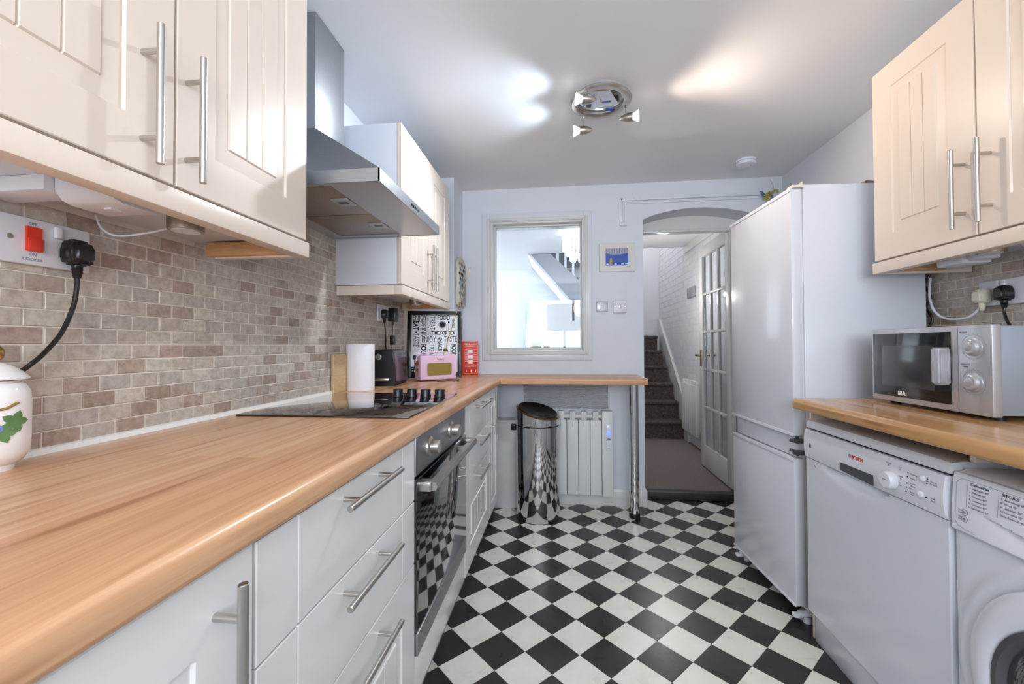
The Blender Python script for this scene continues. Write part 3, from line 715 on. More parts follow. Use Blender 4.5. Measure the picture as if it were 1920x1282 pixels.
# underside: rim panel and two mesh filters
b = B(); b.box(hx1-.16,hx1-.004,hy0+.004,hy1-.004,hz0+.001,hz0+.008); b.box(hx0+.0,hx1-.16,hy1-.035,hy1-.004,hz0+.001,hz0+.008); b.box(hx0,hx1-.16,hy0+.004,hy0+.03,hz0+.004,hz0+.01); b.box(hx0,hx0+.06,hy0+.03,hy1-.035,hz0+.001,hz0+.006)
b.obj('rim_panel','silver',hd)
for k in (0,1):
    ya = hy0+.03+k*.27; f_ = B().box(hx0+.06,hx1-.162,ya+.002,ya+.266,hz0+.003,hz0+.012,.002).obj('grease_filter','steeldark',hd)
    b = B(); b.box(hx1-.225,hx1-.165,ya+.10,ya+.165,hz0-.001,hz0+.003,.001); b.obj('catch','silver',f_)
    B().box(hx1-.212,hx1-.18,ya+.125,ya+.143,hz0-.0018,hz0-.0008).obj('catch_slot','black',f_)
for k in range(5): B().lathe([(.0045,0),(.004,.003)],(hx1,1.415+k*.018,1.614),(1,0,0),12).obj('button','black',hd)
# wall cabinets ---------------------------------------------------------
def wall_cab(label, side, xw, xf, y0, y1, splits, zb, zt, handles, m='cream', batten=None):
    """side +1: left run (faces +x) ; -1: right run"""
    t = thing('wall_cabinet',label,'cabinet',((xw+xf)/2,(y0+y1)/2,zb))
    xi = xf-side*.020
    B().box(xw+side*.002,xi,y0,y1,zb,zt,.0008).obj('body','white',t)
    for (a, c), h in zip(splits, handles):
        F = FL(xf,a+.0015,zb+.004) if side > 0 else FR(xf,c-.0015,zb+.004)
        d = front('door',c-a-.003,zt-zb-.004,F,m,t,'panel',.086,3)
        hf = FL(xf,h[0],h[1]) if side > 0 else FR(xf,h[0],h[1])
        bar_handle(d, hf, .235, .006, inset=.045)
    b = B(); b.box(xi-side*.012,xf+side*.006,y0-.002,y1+.003,zb-.044,zb-.003,.002); b.obj('pelmet',m,t)
    b = B(); b.box(xw+side*(.012 if side < 0 or y0 > 1 else .05),xi-side*.012,y1-.020,y1+.003,zb-.044,zb-.003,.001); b.obj('pelmet_return',m,t)
    if side > 0 and y0 > 1: B().box(xw+side*.010,xi-side*.012,y0-.002,y0+.018,zb-.044,zb-.003,.001).obj('pelmet_return',m,t)
    if batten: B().box(*batten,.001).obj('batten','pine',t)
    return t
wall_cab('cream double wall cabinet at the upper left, nearest the camera',1,XL,-.690,.285,1.083,[(.285,.683),(.685,1.083)],1.408,2.125,
   [(.622,1.540),(.706,1.540)],batten=(-.96,-.725,1.045,1.063,1.368,1.405))
wall_cab('cream double wall cabinet beyond the steel cooker hood',1,XL,-.690,1.778,2.576,[(1.778,2.176),(2.178,2.576)],1.392,2.108,
   [(2.145,1.532),(2.212,1.532)],batten=(-.94,-.725,2.50,2.52,1.352,1.388))
XRC = 1.185
wall_cab('cream double wall cabinet on the right wall above the microwave',-1,XR,XRC,.937,1.735,[(.937,1.337),(1.339,1.735)],1.428,2.135,
   [(1.298,1.575),(1.376,1.575)],batten=(1.225,1.40,1.70,1.718,1.390,1.425))
# under-cabinet fittings
def puck(x, y, z, label, grp='puck lights under the wall cabinets', r=.034):
    t = thing('puck_light',label,'light',(x,y,z-.024),grp)
    B().lathe([(r-.001,-.033),(r,-.031),(r,0)],(x,y,z),n=32).obj('housing','nickel',t)
    B().lathe([(r-.008,-.0345),(r-.008,-.0328)],(x,y,z),n=32).obj('lens','applplas',t)
    return t
puck(-.815,.835,1.408,'round steel puck light under the near left wall cabinet')
puck(-.83,1.93,1.392,'round steel puck light under the far left wall cabinet, nearer one')
puck(-.83,2.36,1.392,'round steel puck light under the far left wall cabinet, farther one')
puck(1.30,1.43,1.428,'round steel puck light under the right wall cabinet')
tb = thing('transformer','white box with sloped end under the near left wall cabinet','transformer',(-.82,.66,1.36))
b = B(); b.prism([(.615,1.408),(.615,1.385),(.625,1.372),(.64,1.367),(.70,1.367),(.74,1.392),(.74,1.408)],'x',-.845,-.745); b.obj('housing','plastic',tb)
B().box(-.985,-.846,.60,.655,1.382,1.408,.002).obj('trunking','plastic',tb)
B().box(-.80,-.785,.655,.672,1.364,1.368).obj('clip','plastic',tb)
tag(B().tube([(-.985,.79,1.404),(-.98,.80,1.375),(-.95,.81,1.362),(-.90,.835,1.375),(-.870,.85,1.388)],.0022).obj('lamp_cable','plastic'),'thin white cable sagging to the near left puck light','cable')
t = thing('junction_box','white plastic box under the right wall cabinet, beside the batten','box',(1.36,1.57,1.385))
B().box(1.31,1.40,1.535,1.63,1.385,1.4275,.006).obj('housing','plastic',t); B().box(1.325,1.385,1.49,1.535,1.392,1.4275,.005).obj('end_cap','plastic',t)
t = thing('junction_box','white plastic box under the right wall cabinet, at the right edge','box',(1.31,1.30,1.39))
b = B(); b.prism([(1.22,1.4275),(1.22,1.40),(1.235,1.39),(1.36,1.39),(1.375,1.405),(1.375,1.4275)],'x',1.33,1.42); b.obj('housing','plastic',t)
B().box(1.42,1.45,1.24,1.34,1.40,1.4275,.004).obj('end_cap','plastic',t)
# ---------------------------------------------------------- cooker switch plate and plug (left wall)
XT = XL+.0075
def plug_uk(F, m, parent, cord=None, r=.0042):
    """UK plug: flat rounded body with a cord grip below"""
    b = B(); b.M = F
    prof = [(-.024,-.018),(-.024,.010),(-.014,.026),(.014,.026),(.024,.010),(.024,-.018),(.018,-.026),(-.018,-.026)]
    n = len(prof); vs = [(x,y,0) for x,y in prof]+[(x,y,.024) for x,y in prof]+[(x*.72,y*.78,.034) for x,y in prof]
    v, f = b._add(vs, [tuple(range(n))[::-1], tuple(range(2*n,3*n))]+[(i,(i+1)%n,n+(i+1)%n,n+i) for i in range(n)]+[(n+i,n+(i+1)%n,2*n+(i+1)%n,2*n+i) for i in range(n)])
    bmesh.ops.recalc_face_normals(b.bm, faces=f); bmesh.ops.bevel(b.bm,geom=[e for e in b.bm.edges if e.calc_face_angle(0)>.5],offset=.0055,segments=3,affect='EDGES')
    o = b.obj('plug_body',m,parent,angle=50)
    b = B(); b.M = F; b.lathe([(.009,0),(.0085,.008),(.0095,.010),(.008,.013),(.0088,.016),(.0068,.020),(.0075,.023),(.0055,.027)],(0,-.024,.014),(0,-1,0),16); b.obj('cord_grip',m,parent)
    if cord:
        b = B(); b.tube(cord, r, 10); b.obj('cord',m,parent)
cs = thing('cooker_switch','white cooker switch and socket plate with a red rocker','switch',(XT,.62,1.275))
b = B(); b.box(XT,XT+.010,.505,.780,1.275,1.363,.004); b.obj('plate','plastic',cs)
b = B(); b.M = FL(XT+.010,.6815,1.323); b.prism([(-.0115,-.023),(.0115,-.023),(.0115,.023),(-.0115,.023)],'z',0,.005); b.box(-.0115,.0115,-.023,.002,.004,.009,.002); b.obj('rocker','red',cs)
b = B(); b.M = FL(XT+.010,.7195,1.345); b.box(-.0062,.0062,-.011,.011,0,.007,.002); b.obj('socket_switch','plastic',cs)
for y in (.648,.52): B().lathe([(.005,0),(.0045,.0015)],(XT+.010,y,1.322),(1,0,0),14).obj('screw','steelh',cs)
text('OFF',.0075,'greyink',FL(XT+.0102,.6815,1.352),cs); text('ON',.0075,'greyink',FL(XT+.0102,.6815,1.2945),cs); text('COOKER',.0075,'greyink',FL(XT+.0102,.6815,1.285),cs)
pg = thing('plug','black mains plug and thick cord in the cooker switch plate','plug',(XT+.01,.752,1.28))
plug_uk(FL(XT+.0105,.744,1.311),'black',pg,cord=[(XT+.024,.744,1.262),(XT+.026,.743,1.245),(XT+.028,.735,1.20),(XT+.030,.715,1.15),(XT+.032,.69,1.115),(XT+.034,.665,1.09),(XT+.005,.625,1.04),(XT+.005,.55,1.0),(XT+.01,.4,.925)],r=.0042)
# ---------------------------------------------------------- far left double socket
so = thing('double_socket','white double socket above the toaster on the left tiles','socket',(XT,2.30,1.26))
b = B(); b.box(XT,XT+.009,2.195,2.405,1.258,1.352,.004); b.obj('plate','plastic',so)
for y in (2.275,2.325): B().box(XT+.009,XT+.014,y-.006,y+.006,1.325,1.343,.001).obj('rocker','plastic',so)
pg = thing('plug','black plug with a thick cord, left one above the toaster','plug',(XT+.01,2.245,1.28))
plug_uk(FL(XT+.0095,2.247,1.300),'black',pg,cord=[(XT+.024,2.247,1.252),(XT+.026,2.250,1.22),(XT+.024,2.262,1.16),(XT+.014,2.285,1.12),(XT+.008,2.33,1.06),(XT+.008,2.38,1.0),(XT+.01,2.42,.925)],r=.004)
pg = thing('power_adapter','black box power adapter, right one above the toaster','adapter',(XT+.01,2.35,1.27))
B().box(XT+.0095,XT+.055,2.322,2.378,1.262,1.342,.006).obj('housing','black',pg)
b = B(); b.lathe([(.007,0),(.005,.02)],(XT+.03,2.35,1.262),(0,0,-1),12); b.tube([(XT+.03,2.35,1.245),(XT+.03,2.348,1.22),(XT+.03,2.345,1.18)],.0018,8); b.tube([(XT+.03,2.345,1.14),(XT+.024,2.352,1.11),(XT+.02,2.385,1.06),(XT+.02,2.41,.925)],.0018,8); b.obj('cord','black',pg)
B().box(XT+.018,XT+.044,2.330,2.360,1.128,1.182,.004).obj('ferrite','black',pg)
# ---------------------------------------------------------- things on the left worktop
cn = thing('lidded_jar','white ceramic lidded jar painted with leaves at the left edge','jar',(-.940,.602,WT))
cx_, cy_ = -.940, .602; JS = .70
JJ = lambda L: [(r*JS,h) for r,h in L]
B().lathe(JJ([(.034,0),(.036,.004),(.038,.010),(.050,.016),(.060,.030),(.0625,.055),(.0625,.115),(.060,.132),(.052,.143),(.044,.147),(.044,.15)]),(cx_,cy_,WT),n=48).obj('body','ceramic',cn)
ld = B().lathe(JJ([(.046,.151),(.059,.152),(.059,.155),(.050,.163),(.034,.173),(.016,.180),(.004,.182)]),(cx_,cy_,WT),n=48).obj('lid','ceramic',cn)
B().lathe([(.005,.181),(.007,.184),(.0105,.188),(.012,.193),(.012,.198),(.0105,.204),(.007,.208),(.002,.210)],(cx_,cy_,WT),n=24).obj('lid_knob','brass',ld)
def onjar(pts, r, name, m, lift=.0006):
    """thin relief wrapped on the jar: pts in (angle_deg from -y towards +x, z)"""
    b = B(); vs = []
    for l in (r, r+lift):
        for a, z in pts: t = math.radians(a); vs.append((cx_+l*math.sin(t), cy_-l*math.cos(t), WT+z))
    n = len(pts); c1 = sum(p[0] for p in pts)/n; c2 = sum(p[1] for p in pts)/n; t = math.radians(c1)
    vs.append((cx_+(r+lift)*math.sin(t), cy_-(r+lift)*math.cos(t), WT+c2))
    b._add(vs,[(i,(i+1)%n,n+(i+1)%n,n+i) for i in range(n)]+[(n+i,n+(i+1)%n,2*n) for i in range(n)]); bmesh.ops.recalc_face_normals(b.bm,faces=b.bm.faces)
    return b.obj(name,m,cn)
def leafpts(ca, cz, s):
    P = []
    for i in range(40):
        t = 2*math.pi*i/40; r = s*(1+.22*math.cos(5*t)+.07*math.cos(15*t)); P.append((ca+math.degrees(r*math.cos(t)/.0440), cz+r*math.sin(t)*.95))
    return P
onjar(leafpts(90,.083,.0150),.0442,'painted_leaf','leaf'); onjar(leafpts(70,.066,.014),.0442,'painted_leaf','leaf',.0008)
for a, z in ((58,.080),(64,.074),(50,.072),(56,.066),(46,.082)): onjar([(a+math.degrees(.006*math.cos(t/12*2*math.pi)/.0440),z+.006*math.sin(t/12*2*math.pi)) for t in range(12)],.0442,'painted_berry','bluepaint',.0012)
b = B(); b.tube([(cx_+.0445*math.sin(math.radians(a)), cy_-.0445*math.cos(math.radians(a)), WT+z) for a, z in ((40,.098),(60,.104),(75,.106),(88,.112),(94,.114))],.0022,8); b.obj('painted_stem','brownpaint',cn)
# chopping board, kitchen roll, toaster
tag(B().box(XL+.008,XL+.022,1.737,1.870,WT,WT+.170,.003).obj('chopping_board','board'),'pale wooden chopping board leaning on the tiles behind the kitchen roll','chopping board')
kr = thing('kitchen_roll','upright white kitchen roll beside the hob','kitchen roll',(-.940,1.905,WT))
b = B(); b.lathe([(.020,0),(.0635,0),(.0640,.002),(.0640,.213),(.0635,.215),(.022,.215),(.022,.010)],(-.940,1.905,WT),n=56,cap=False); b.obj('paper','paper',kr)
B().lathe([(.021,.002),(.021,.2135),(.019,.2135),(.019,.002)],(-.940,1.905,WT),n=24,cap=False).obj('cardboard_core','board',kr)
ts = thing('toaster','black toaster with a steel dial behind the kitchen roll','toaster',(-.85,2.26,WT))
F = T(-.914,2.190,WT) @ Matrix.Rotation(math.radians(5),4,'Z')
b = B(); b.M = F
def tprof(w0, w1, w2): return [(-w0,.015),(-w1,.10),(-w2,.178),(-w2+.012,.188),(w2-.012,.188),(w2,.178),(w1,.10),(w0,.015)]
b.prism(tprof(.066,.064,.056),'y',-.115,.115); bmesh.ops.bevel(b.bm,geom=list(b.bm.edges),offset=.006,segments=2,affect='EDGES'); b.obj('body','toaster',ts,angle=40)
for x in (-.022,.022):
    b = B(); b.M = F; b.box(x-.012,x+.012,-.09,.09,.1875,.1895,.001); b.obj('slot','blackmat',ts)
b = B(); b.M = F; b.lathe([(.017,0),(.016,.008),(.012,.012)],(-.020,-.117,.150),(0,-1,0),24); b.obj('dial','chrome',ts)
b = B(); b.M = F; b.box(-.045,.035,-.130,-.116,.028,.042,.004); b.obj('lever','steelh',ts)
b = B(); b.M = F; b.box(-.060,.060,-.105,.105,0,.0155,.002); b.obj('base','blackmat',ts)
# poster leaning on the boxed corner
ps = thing('framed_poster','black-framed white poster of black food words leaning in the corner','poster',(-.82,2.68,WT))
pw, ph = .352, .437
ang = math.radians(13)      # the frame turns slightly and leans back
R_ = Vector((math.cos(ang),math.sin(ang),0)); N_ = Vector((math.sin(ang),-math.cos(ang),0)); lean = math.radians(9)
U_ = Vector((0,0,1))*math.cos(lean)-N_*math.sin(lean); NN = N_*math.cos(lean)+Vector((0,0,1))*math.sin(lean)
PO = Vector((-.984,2.634,WT+.003))
F = frame(PO,R_,U_,NN)
b = B(); b.M = F; fwd = .026
b.box(0,fwd,0,ph,0,.02,.001); b.box(pw-fwd,pw,0,ph,0,.02,.001); b.box(fwd,pw-fwd,0,fwd+.006,0,.02,.001); b.box(fwd,pw-fwd,ph-fwd,ph,0,.02,.001); b.obj('frame','black',ps)
b = B(); b.M = F; b.box(fwd,pw-fwd,fwd,ph-fwd,.004,.012); pp = b.obj('poster_print','postw',ps)
iw, ih = pw-2*fwd, ph-2*fwd-.004
# positions as fractions of the print (u from left, v from top), measured on the photograph
def word(s, u, v, size, rot, sx=.62, bold=0, m='darkink'):
    text(s,size,m,F @ T(fwd+u*iw, ph-fwd-v*ih, .0125) @ rot2(rot),pp,'printed_word',sx,.0003,bold=bold)
word('ENJOY',.17,.055,.056,0,.56); word('TREAT',.44,.14,.048,-90,.66); word('FOOD',.69,.05,.044,0,.66,.0012)
word('DRINK',.255,.24,.046,-90,.72); word('EAT',.085,.185,.048,-90,.74,.0018); word('·',.095,.31,.06,0,1,.002)
word('TASTE',.09,.44,.052,-90,.62); word('TIME FOR TEA',.68,.32,.036,0,.68,.0010); word('ENJOY',.37,.435,.056,0,.56)
word('TASTE',.84,.43,.050,0,.60); word('SNACK',.61,.52,.034,-90,.85,.0010); word('FOOD',.255,.63,.048,-90,.70,.0018)
word('TREAT',.43,.63,.044,-90,.66); word('FOOD',.91,.62,.044,-90,.64,.0012); word('ENJOY',.14,.955,.048,0,.60,.0022)
word('THE BEST',.90,.13,.030,-90,.6); word('EAT',.45,.86,.06,-90,.6); word('DRINK',.75,.86,.05,0,.6)
b = B(); b.M = F; c_ = (fwd+.66*iw, ph-fwd-.17*ih, .0122); b.lathe([(.024,0),(.024,.0006),(.0215,.0006),(.0215,0)],c_,(0,0,1),32,cap=False); b.lathe([(.0195,0),(.0195,.0006)],c_,(0,0,1),32); b.obj('printed_plate','darkink',pp)
b = B(); b.M = F
def pic(pts): b.prism(pts,'z',.0122,.0127)
u0, v0 = fwd+.075*iw, ph-fwd-.70*ih
pic([(u0-.0025,v0-.10),(u0+.0025,v0-.10),(u0+.0025,v0-.03),(u0-.0025,v0-.03)]); pic([(u0+.013*math.cos(t/10*math.pi*2),v0-.018+.021*math.sin(t/10*math.pi*2)*(1 if t<5 else .7)) for t in range(10)])
u0 = fwd+.80*iw; v0 = ph-fwd-.13*ih; pic([(u0-.0012,v0-.055),(u0+.0012,v0-.055),(u0+.0012,v0),(u0-.0012,v0)]); pic([(u0+.006*math.cos(t/8*6.283),v0+.008*math.sin(t/8*6.283)) for t in range(8)])
u0 = fwd+.76*iw; pic([(u0-.0012,v0-.055),(u0+.0012,v0-.055),(u0+.0012,v0-.01),(u0-.0012,v0-.01)])
u0 = fwd+.73*iw; v0 = ph-fwd-.62*ih; pic([(u0-.017,v0-.02),(u0+.017,v0-.02),(u0+.017,v0),(u0+.007,v0+.012),(u0-.007,v0+.012),(u0-.017,v0)])
b.obj('printed_cutlery','darkink',pp)
# pink radio
rd = thing('radio','pink retro radio with a gold grille in front of the poster','radio',(-.73,2.50,WT))
ra = math.radians(40)
F = frame((-.800,2.355,WT),(math.cos(ra),math.sin(ra),0),(0,0,1),(math.sin(ra),-math.cos(ra),0))
rw, rh, rdp = .232, .150, .09
b = B(); b.M = F; b.box(0,rw,.006,rh,-rdp,0,.008,3); b.obj('case','pink',rd,angle=50)
b = B(); b.M = F; q = []
for (cx0,cy0,a0) in ((rw-.045,.045,-90),(rw-.045,rh-.055,0),(.052,rh-.055,90),(.052,.045,180)):
    for i in range(5): a = math.radians(a0+i*22.5); q.append((cx0+.012*math.cos(a),cy0+.012*math.sin(a)))
b.prism(q,'z',0,.0016); b.obj('grille_surround','silver',rd)
b = B(); b.M = F @ T(rw/2,.07,0) @ Matrix.Diagonal((.955,.94,1,1)) @ T(-rw/2,-.07,0); b.prism(q,'z',.0014,.0030); b.obj('grille','gold',rd)
text('Roberts',.017,'brass',F @ T(rw/2+.01,rh-.022,.001),rd,sx=.8)
b = B(); b.M = F; b.tube([(.0,rh-.045,-.05),(-.007,rh-.030,-.05),(.02,rh+.010,-.05),(rw/2,rh+.018,-.05),(rw-.02,rh+.010,-.05),(rw+.007,rh-.030,-.05),(rw,rh-.045,-.05)],.005,8); b.obj('carry_handle','pink',rd)
b = B(); b.M = F; b.lathe([(.014,0),(.013,.008)],(0,rh-.045,-.05),(-1,0,0),16); b.box(-.006,0,rh-.055,rh-.035,-.075,-.025,.002); b.obj('handle_mount','tan',rd)
b = B(); b.M = F; b.tube([(-.004,rh-.075,-.035),(-.012,rh-.085,-.03),(-.006,rh-.10,-.035),(-.01,rh-.115,-.028)],.003,6); b.tube([(-.004,rh-.078,-.028),(-.01,rh-.10,-.026),(-.004,rh-.11,-.034)],.0025,6); b.obj('brass_fitting','brass',rd)
b = B(); A0 = Vector((-.700,2.49,WT+rh)); A1 = Vector((-.565,2.62,WT+.70)); b.tube([A0,A0*.5+A1*.5,A1],.0022,8); b.lathe([(.003,0),(.003,.006)],A1,(A1-A0),10); b.obj('aerial','brass',rd)
tag(B().tube([(-.705,2.365,WT+.004),(-.69,2.34,WT+.005),(-.665,2.36,WT+.004),(-.645,2.40,WT+.004),(-.61,2.38,WT+.004),(-.59,2.42,WT+.004),(-.60,2.46,WT+.004)],.0018,6).obj('radio_cable','black'),'thin black cable curling in front of the pink radio','cable')
# fire blanket box
fb = thing('fire_blanket','red fire blanket box standing at the wall end of the worktop','fire blanket',(-.63,2.95,WT))
F = frame((-.690,2.915,WT+.001),(math.cos(.25),math.sin(.25),0),(0,0,1),(math.sin(.25),-math.cos(.25),0))
b = B(); b.M = F; b.box(0,.118,0,.236,-.035,0,.002); b.obj('box','red',fb)
text('FIRE BLANKET',.017,'whiteink',F @ T(.064,.215,.0003),fb,sx=.85); text('IN CASE OF FIRE',.012,'whiteink',F @ T(.064,.060,.0003),fb,sx=.9)
b = B(); b.M = F
for i, v in enumerate((.165,.128,.092)): b.box(.048,.078,v-.013,v+.013,.0,.0006)
for i in range(3): b.box(.030+i*.033,.036+i*.033,.020,.036,0,.0006)
for u in (.016,.114): b.box(u-.0006,u+.0006,.012,.228,0,.0005)
b.box(.016,.114,.0115,.0125,0,.0005); b.box(.016,.114,.198,.199,0,.0005)
b.obj('white_pictograms','whiteink',fb)
b = B(); b.M = F
for i in range(9): b.box(.020,.044,.178-i*.012,.1795-i*.012,0,.0005); b.box(.084,.110,.178-i*.012,.1795-i*.012,0,.0005)
b.obj('small_print','whiteink',fb)
# oven glove hanging on the boxed corner
og = thing('oven_glove','patterned fabric oven glove hanging on the boxed corner by the window','oven glove',(-.685,2.9,1.39))
b = B(); q = []
y0_, y1_, z0_, z1_ = 2.81, 3.01, 1.395, 1.745
for i in range(13): a = math.pi*i/12; q.append((2.91+.10*math.cos(a), z1_-.07+.07*math.sin(a)))
for i in range(5): a = math.pi+math.pi/2*i/4; q.append((y0_+.03+.03*math.cos(a), z0_+.03+.03*math.sin(a)))
for i in range(5): a = 1.5*math.pi+math.pi/2*i/4; q.append((y1_-.03+.03*math.cos(a), z0_+.03+.03*math.sin(a)))
b.prism(q,'x',-.708,-.680); bmesh.ops.bevel(b.bm,geom=list(b.bm.edges),offset=.008,segments=3,affect='EDGES'); b.obj('padded_cloth','glove',og,angle=60)
def patches(name, m, seed):
    rr = random.Random(seed); b = B()
    for i in range(4):
        for j in range(9):
            if rr.random() < .33:
                y = 2.825+i*.045+(j%2)*.022; z = 1.415+j*.034
                b.prism([(y-.018,z),(y,z-.016),(y+.018,z),(y,z+.016)],'x',-.6812,-.6794)
                b.prism([(-.70+i*.0,z)]*0 or [(y-.006,z),(y,z-.005),(y+.006,z),(y,z+.005)],'x',-.6796,-.6788)
    b.obj(name,m,og)
patches('printed_diamonds','gloverb',3); patches('printed_diamonds','glovebl',8); patches('printed_diamonds','glovegr',11)
b = B()
for k in range(6):
    b.tube([(-.6800,2.82+k*.03,1.41),(-.6790,2.82+k*.03+.06 if k < 4 else 3.0,1.60)],.0012,5,False); b.tube([(-.6800,3.0-k*.03,1.41),(-.6790,max(2.82,2.94-k*.03),1.60)],.0012,5,False)
b.obj('quilting','glovebl',og)
# ================================================================ FAR WALL
bn = thing('pedal_bin','tall polished steel bin with a sloping black lid','bin',(-.148,2.79,0))
bc = (-.148,2.79,0)
b = B(); b.lathe([(.140,.004),(.1425,.010),(.1425,.598),(.141,.600)],bc,n=72); b.obj('body','bin',bn)
B().lathe([(.139,.0),(.139,.006)],bc,n=48).obj('base_ring','rubber',bn)
B().lathe([(.136,.600),(.136,.606)],bc,n=48).obj('seam','rubber',bn)
n = 72; b = B(); V = []
sl = lambda x, y: .688-.032*x/.1425+.028*y/.1425
for z_, r in ((.606,.1425),(None,.1425),(None,.128)):
    for i in range(n):
        t = 2*math.pi*i/n; x, y = r*math.cos(t), r*math.sin(t)
        V.append((bc[0]+x, bc[1]+y, z_ if z_ else (sl(x,y)-(.012 if r > .14 else 0)*0+(0 if r > .14 else .006))))
b._add(V,[(j*n+i,j*n+(i+1)%n,(j+1)*n+(i+1)%n,(j+1)*n+i) for j in range(2) for i in range(n)]); bmesh.ops.recalc_face_normals(b.bm,faces=b.bm.faces); b.obj('lid_ring','bin',bn)
b = B(); V = []
for r, dz in ((.128,.006),(.124,.012),(.105,.006),(.06,-.002),(.001,-.005)):
    for i in range(n): t = 2*math.pi*i/n; x, y = r*math.cos(t), r*math.sin(t); V.append((bc[0]+x, bc[1]+y, sl(x,y)+dz))
b._add(V,[(j*n+i,j*n+(i+1)%n,(j+1)*n+(i+1)%n,(j+1)*n+i) for j in range(4) for i in range(n)]); bmesh.ops.recalc_face_normals(b.bm,faces=b.bm.faces); b.obj('lid','black',bn,angle=60)
b = B(); b.lathe([(.020,0),(.018,.004)],(bc[0]+.06,bc[1]-.03,sl(.06,-.03)-.002),(0,0,1),20); b.obj('touch_button','rubber',bn)
# electric radiator
er = thing('electric_radiator','white electric radiator with a lit display behind the steel bin','radiator',(.15,YB,.08))
rx = .357
fx0 = -.115
for i in range(5):
    u = fx0+i*.0795; b = B()
    b.box(u+.001,u+.0785,2.955,3.005,.09,.605,.006); b.box(u+.020,u+.060,2.962,3.0,.60,.665,.006); b.box(u+.036,u+.043,2.950,2.96,.56,.655,.001)
    b.obj('fin','radw',er)
b = B(); b.cyl((fx0,2.985,.628),(rx-.06,2.985,.628),.016); b.box(fx0+.01,rx-.06,3.005,3.036,.15,.55); b.obj('core','radw',er)
b = B(); b.box(.2835,rx,2.950,3.02,.085,.668,.006); b.obj('control_column','radw',er)
B().box(.312,.344,2.946,2.951,.395,.575,.003).obj('keypad','applplas',er); B().box(.316,.340,2.943,2.9465,.500,.535,.001).obj('display','disp',er)
B().box(.316,.340,2.9435,2.9465,.478,.482).obj('display_text','darkink',er)
for z in (.46,.435,.415): B().lathe([(.003,0),(.0025,.0015)],(.328,2.946,z),(0,-1,0),10).obj('key','greyink',er)
# foil sheet
b = B(); 
us = [-.262+i*(.597/60) for i in range(61)]; vs_ = [.672+j*(.200/60) for j in range(61)]
rr = random.Random(5); rowz = [rr.uniform(-.003,.003) for _ in vs_]
b.grid([u for u in us],[v for v in vs_],lambda u,v: .008+rowz[min(60,int(round((v-.672)/(.2/60))))]+rr.uniform(-.005,.005),back=0,M_=FB(0,YB-.001,0))
tag(b.obj('foil_sheet','foil',angle=2),'crinkled silver foil insulation sheet stuck above the radiator','foil')
# picture, switches, trunking
pc = thing('picture','small cream-mounted picture of a blue and grey scene by the archway','picture',(.40,YB,1.635))
B().box(.280,.526,YB-.014,YB,1.640,1.842,.002).obj('mount','artw',pc)
B().box(.325,.481,YB-.0150,YB-.0135,1.683,1.805).obj('painted_sky','artgrey',pc)
b = B(); b.prism([(.325,1.683),(.481,1.683),(.481,1.768),(.43,1.760),(.37,1.760),(.325,1.770)],'y',YB-.0160,YB-.0145); b.obj('painted_ground','artblue',pc)
b = B()
for i in range(9): b.box(.330+i*.018,.333+i*.018,YB-.0157,YB-.0149,1.765,1.803)
b.obj('painted_trees','dgrey',pc)
b = B(); b.prism([(.352,1.690),(.370,1.690),(.372,1.715),(.366,1.735),(.356,1.735),(.350,1.712)],'y',YB-.0168,YB-.0158); b.obj('painted_figure','artyel',pc)
for x in (.337,.393,.441,.467): B().box(x-.008,x+.008,YB-.0168,YB-.0158,1.690,1.698).obj('painted_sheep','whiteink',pc)
ls = thing('light_switch','pale grey square light switch on the far wall, nearer the window','switch',(.298,YB,1.36))
B().box(.260,.338,YB-.009,YB,1.358,1.432,.003).obj('plate','silver',ls); B().box(.285,.313,YB-.0125,YB-.009,1.372,1.408,.002).obj('rocker','plastic',ls)
fs = thing('fused_switch','white square fused switch on the far wall, nearer the archway','switch',(.42,YB,1.35))
B().box(.374,.466,YB-.022,YB,1.348,1.438,.005).obj('plate','plastic',fs); B().box(.410,.430,YB-.026,YB-.022,1.378,1.408,.002).obj('rocker','silver',fs)
for x in (.384,.456): B().lathe([(.004,0),(.0035,.0015)],(x,YB-.022,1.393),(0,-1,0),10).obj('screw','steelh',fs)
tr = thing('cable_trunking','pair of white cable trunkings running along the far wall over the arch','trunking',(.9,YB,1.97))
def strip(nm, *a): B().box(*a,.003).obj(nm,'wall' if 0 else 'plastic',tr)
strip('trunking_length',.432,1.36,YB-.014,YB,2.140,2.158); strip('trunking_length',.462,1.36,YB-.010,YB,2.118,2.132)
strip('trunking_drop',.428,.446,YB-.014,YB,1.985,2.158); strip('trunking_drop',.458,.470,YB-.010,YB,1.985,2.132)
B().box(.424,.474,YB-.018,YB,1.962,1.990,.004).obj('end_block','plastic',tr)
B().prism([(.52,2.158),(.56,2.158),(.54,2.140)],'y',YB-.019,YB-.013).obj('gap_clip','plastic',tr)
wr_ = thing('loose_wires','tangle of yellow and blue wires above the fridge in the corner','wires',(1.42,YB-.03,2.13))
rr = random.Random(4)
def tangle(nm, m, c, n, s, r):
    b = B()
    for k in range(n):
        p = Vector(c)+Vector((rr.uniform(-s,s),rr.uniform(-s*.4,s*.2),rr.uniform(-s,s)))*.5; pts = [p]
        for i in range(4): p = p+Vector((rr.uniform(-s,s),rr.uniform(-.008,.008),rr.uniform(-s,s)))*.8; p.y = min(p.y,YB-.008); pts.append(p)
        b.tube(pts,r,6)
    b.obj(nm,m,wr_)
tangle('yellow_wires','yellow',(1.405,YB-.035,2.140),6,.030,.004); tangle('blue_wire','blue',(1.37,YB-.03,2.150),2,.022,.004); tangle('brown_wires','brown',(1.42,YB-.03,2.130),3,.03,.003)
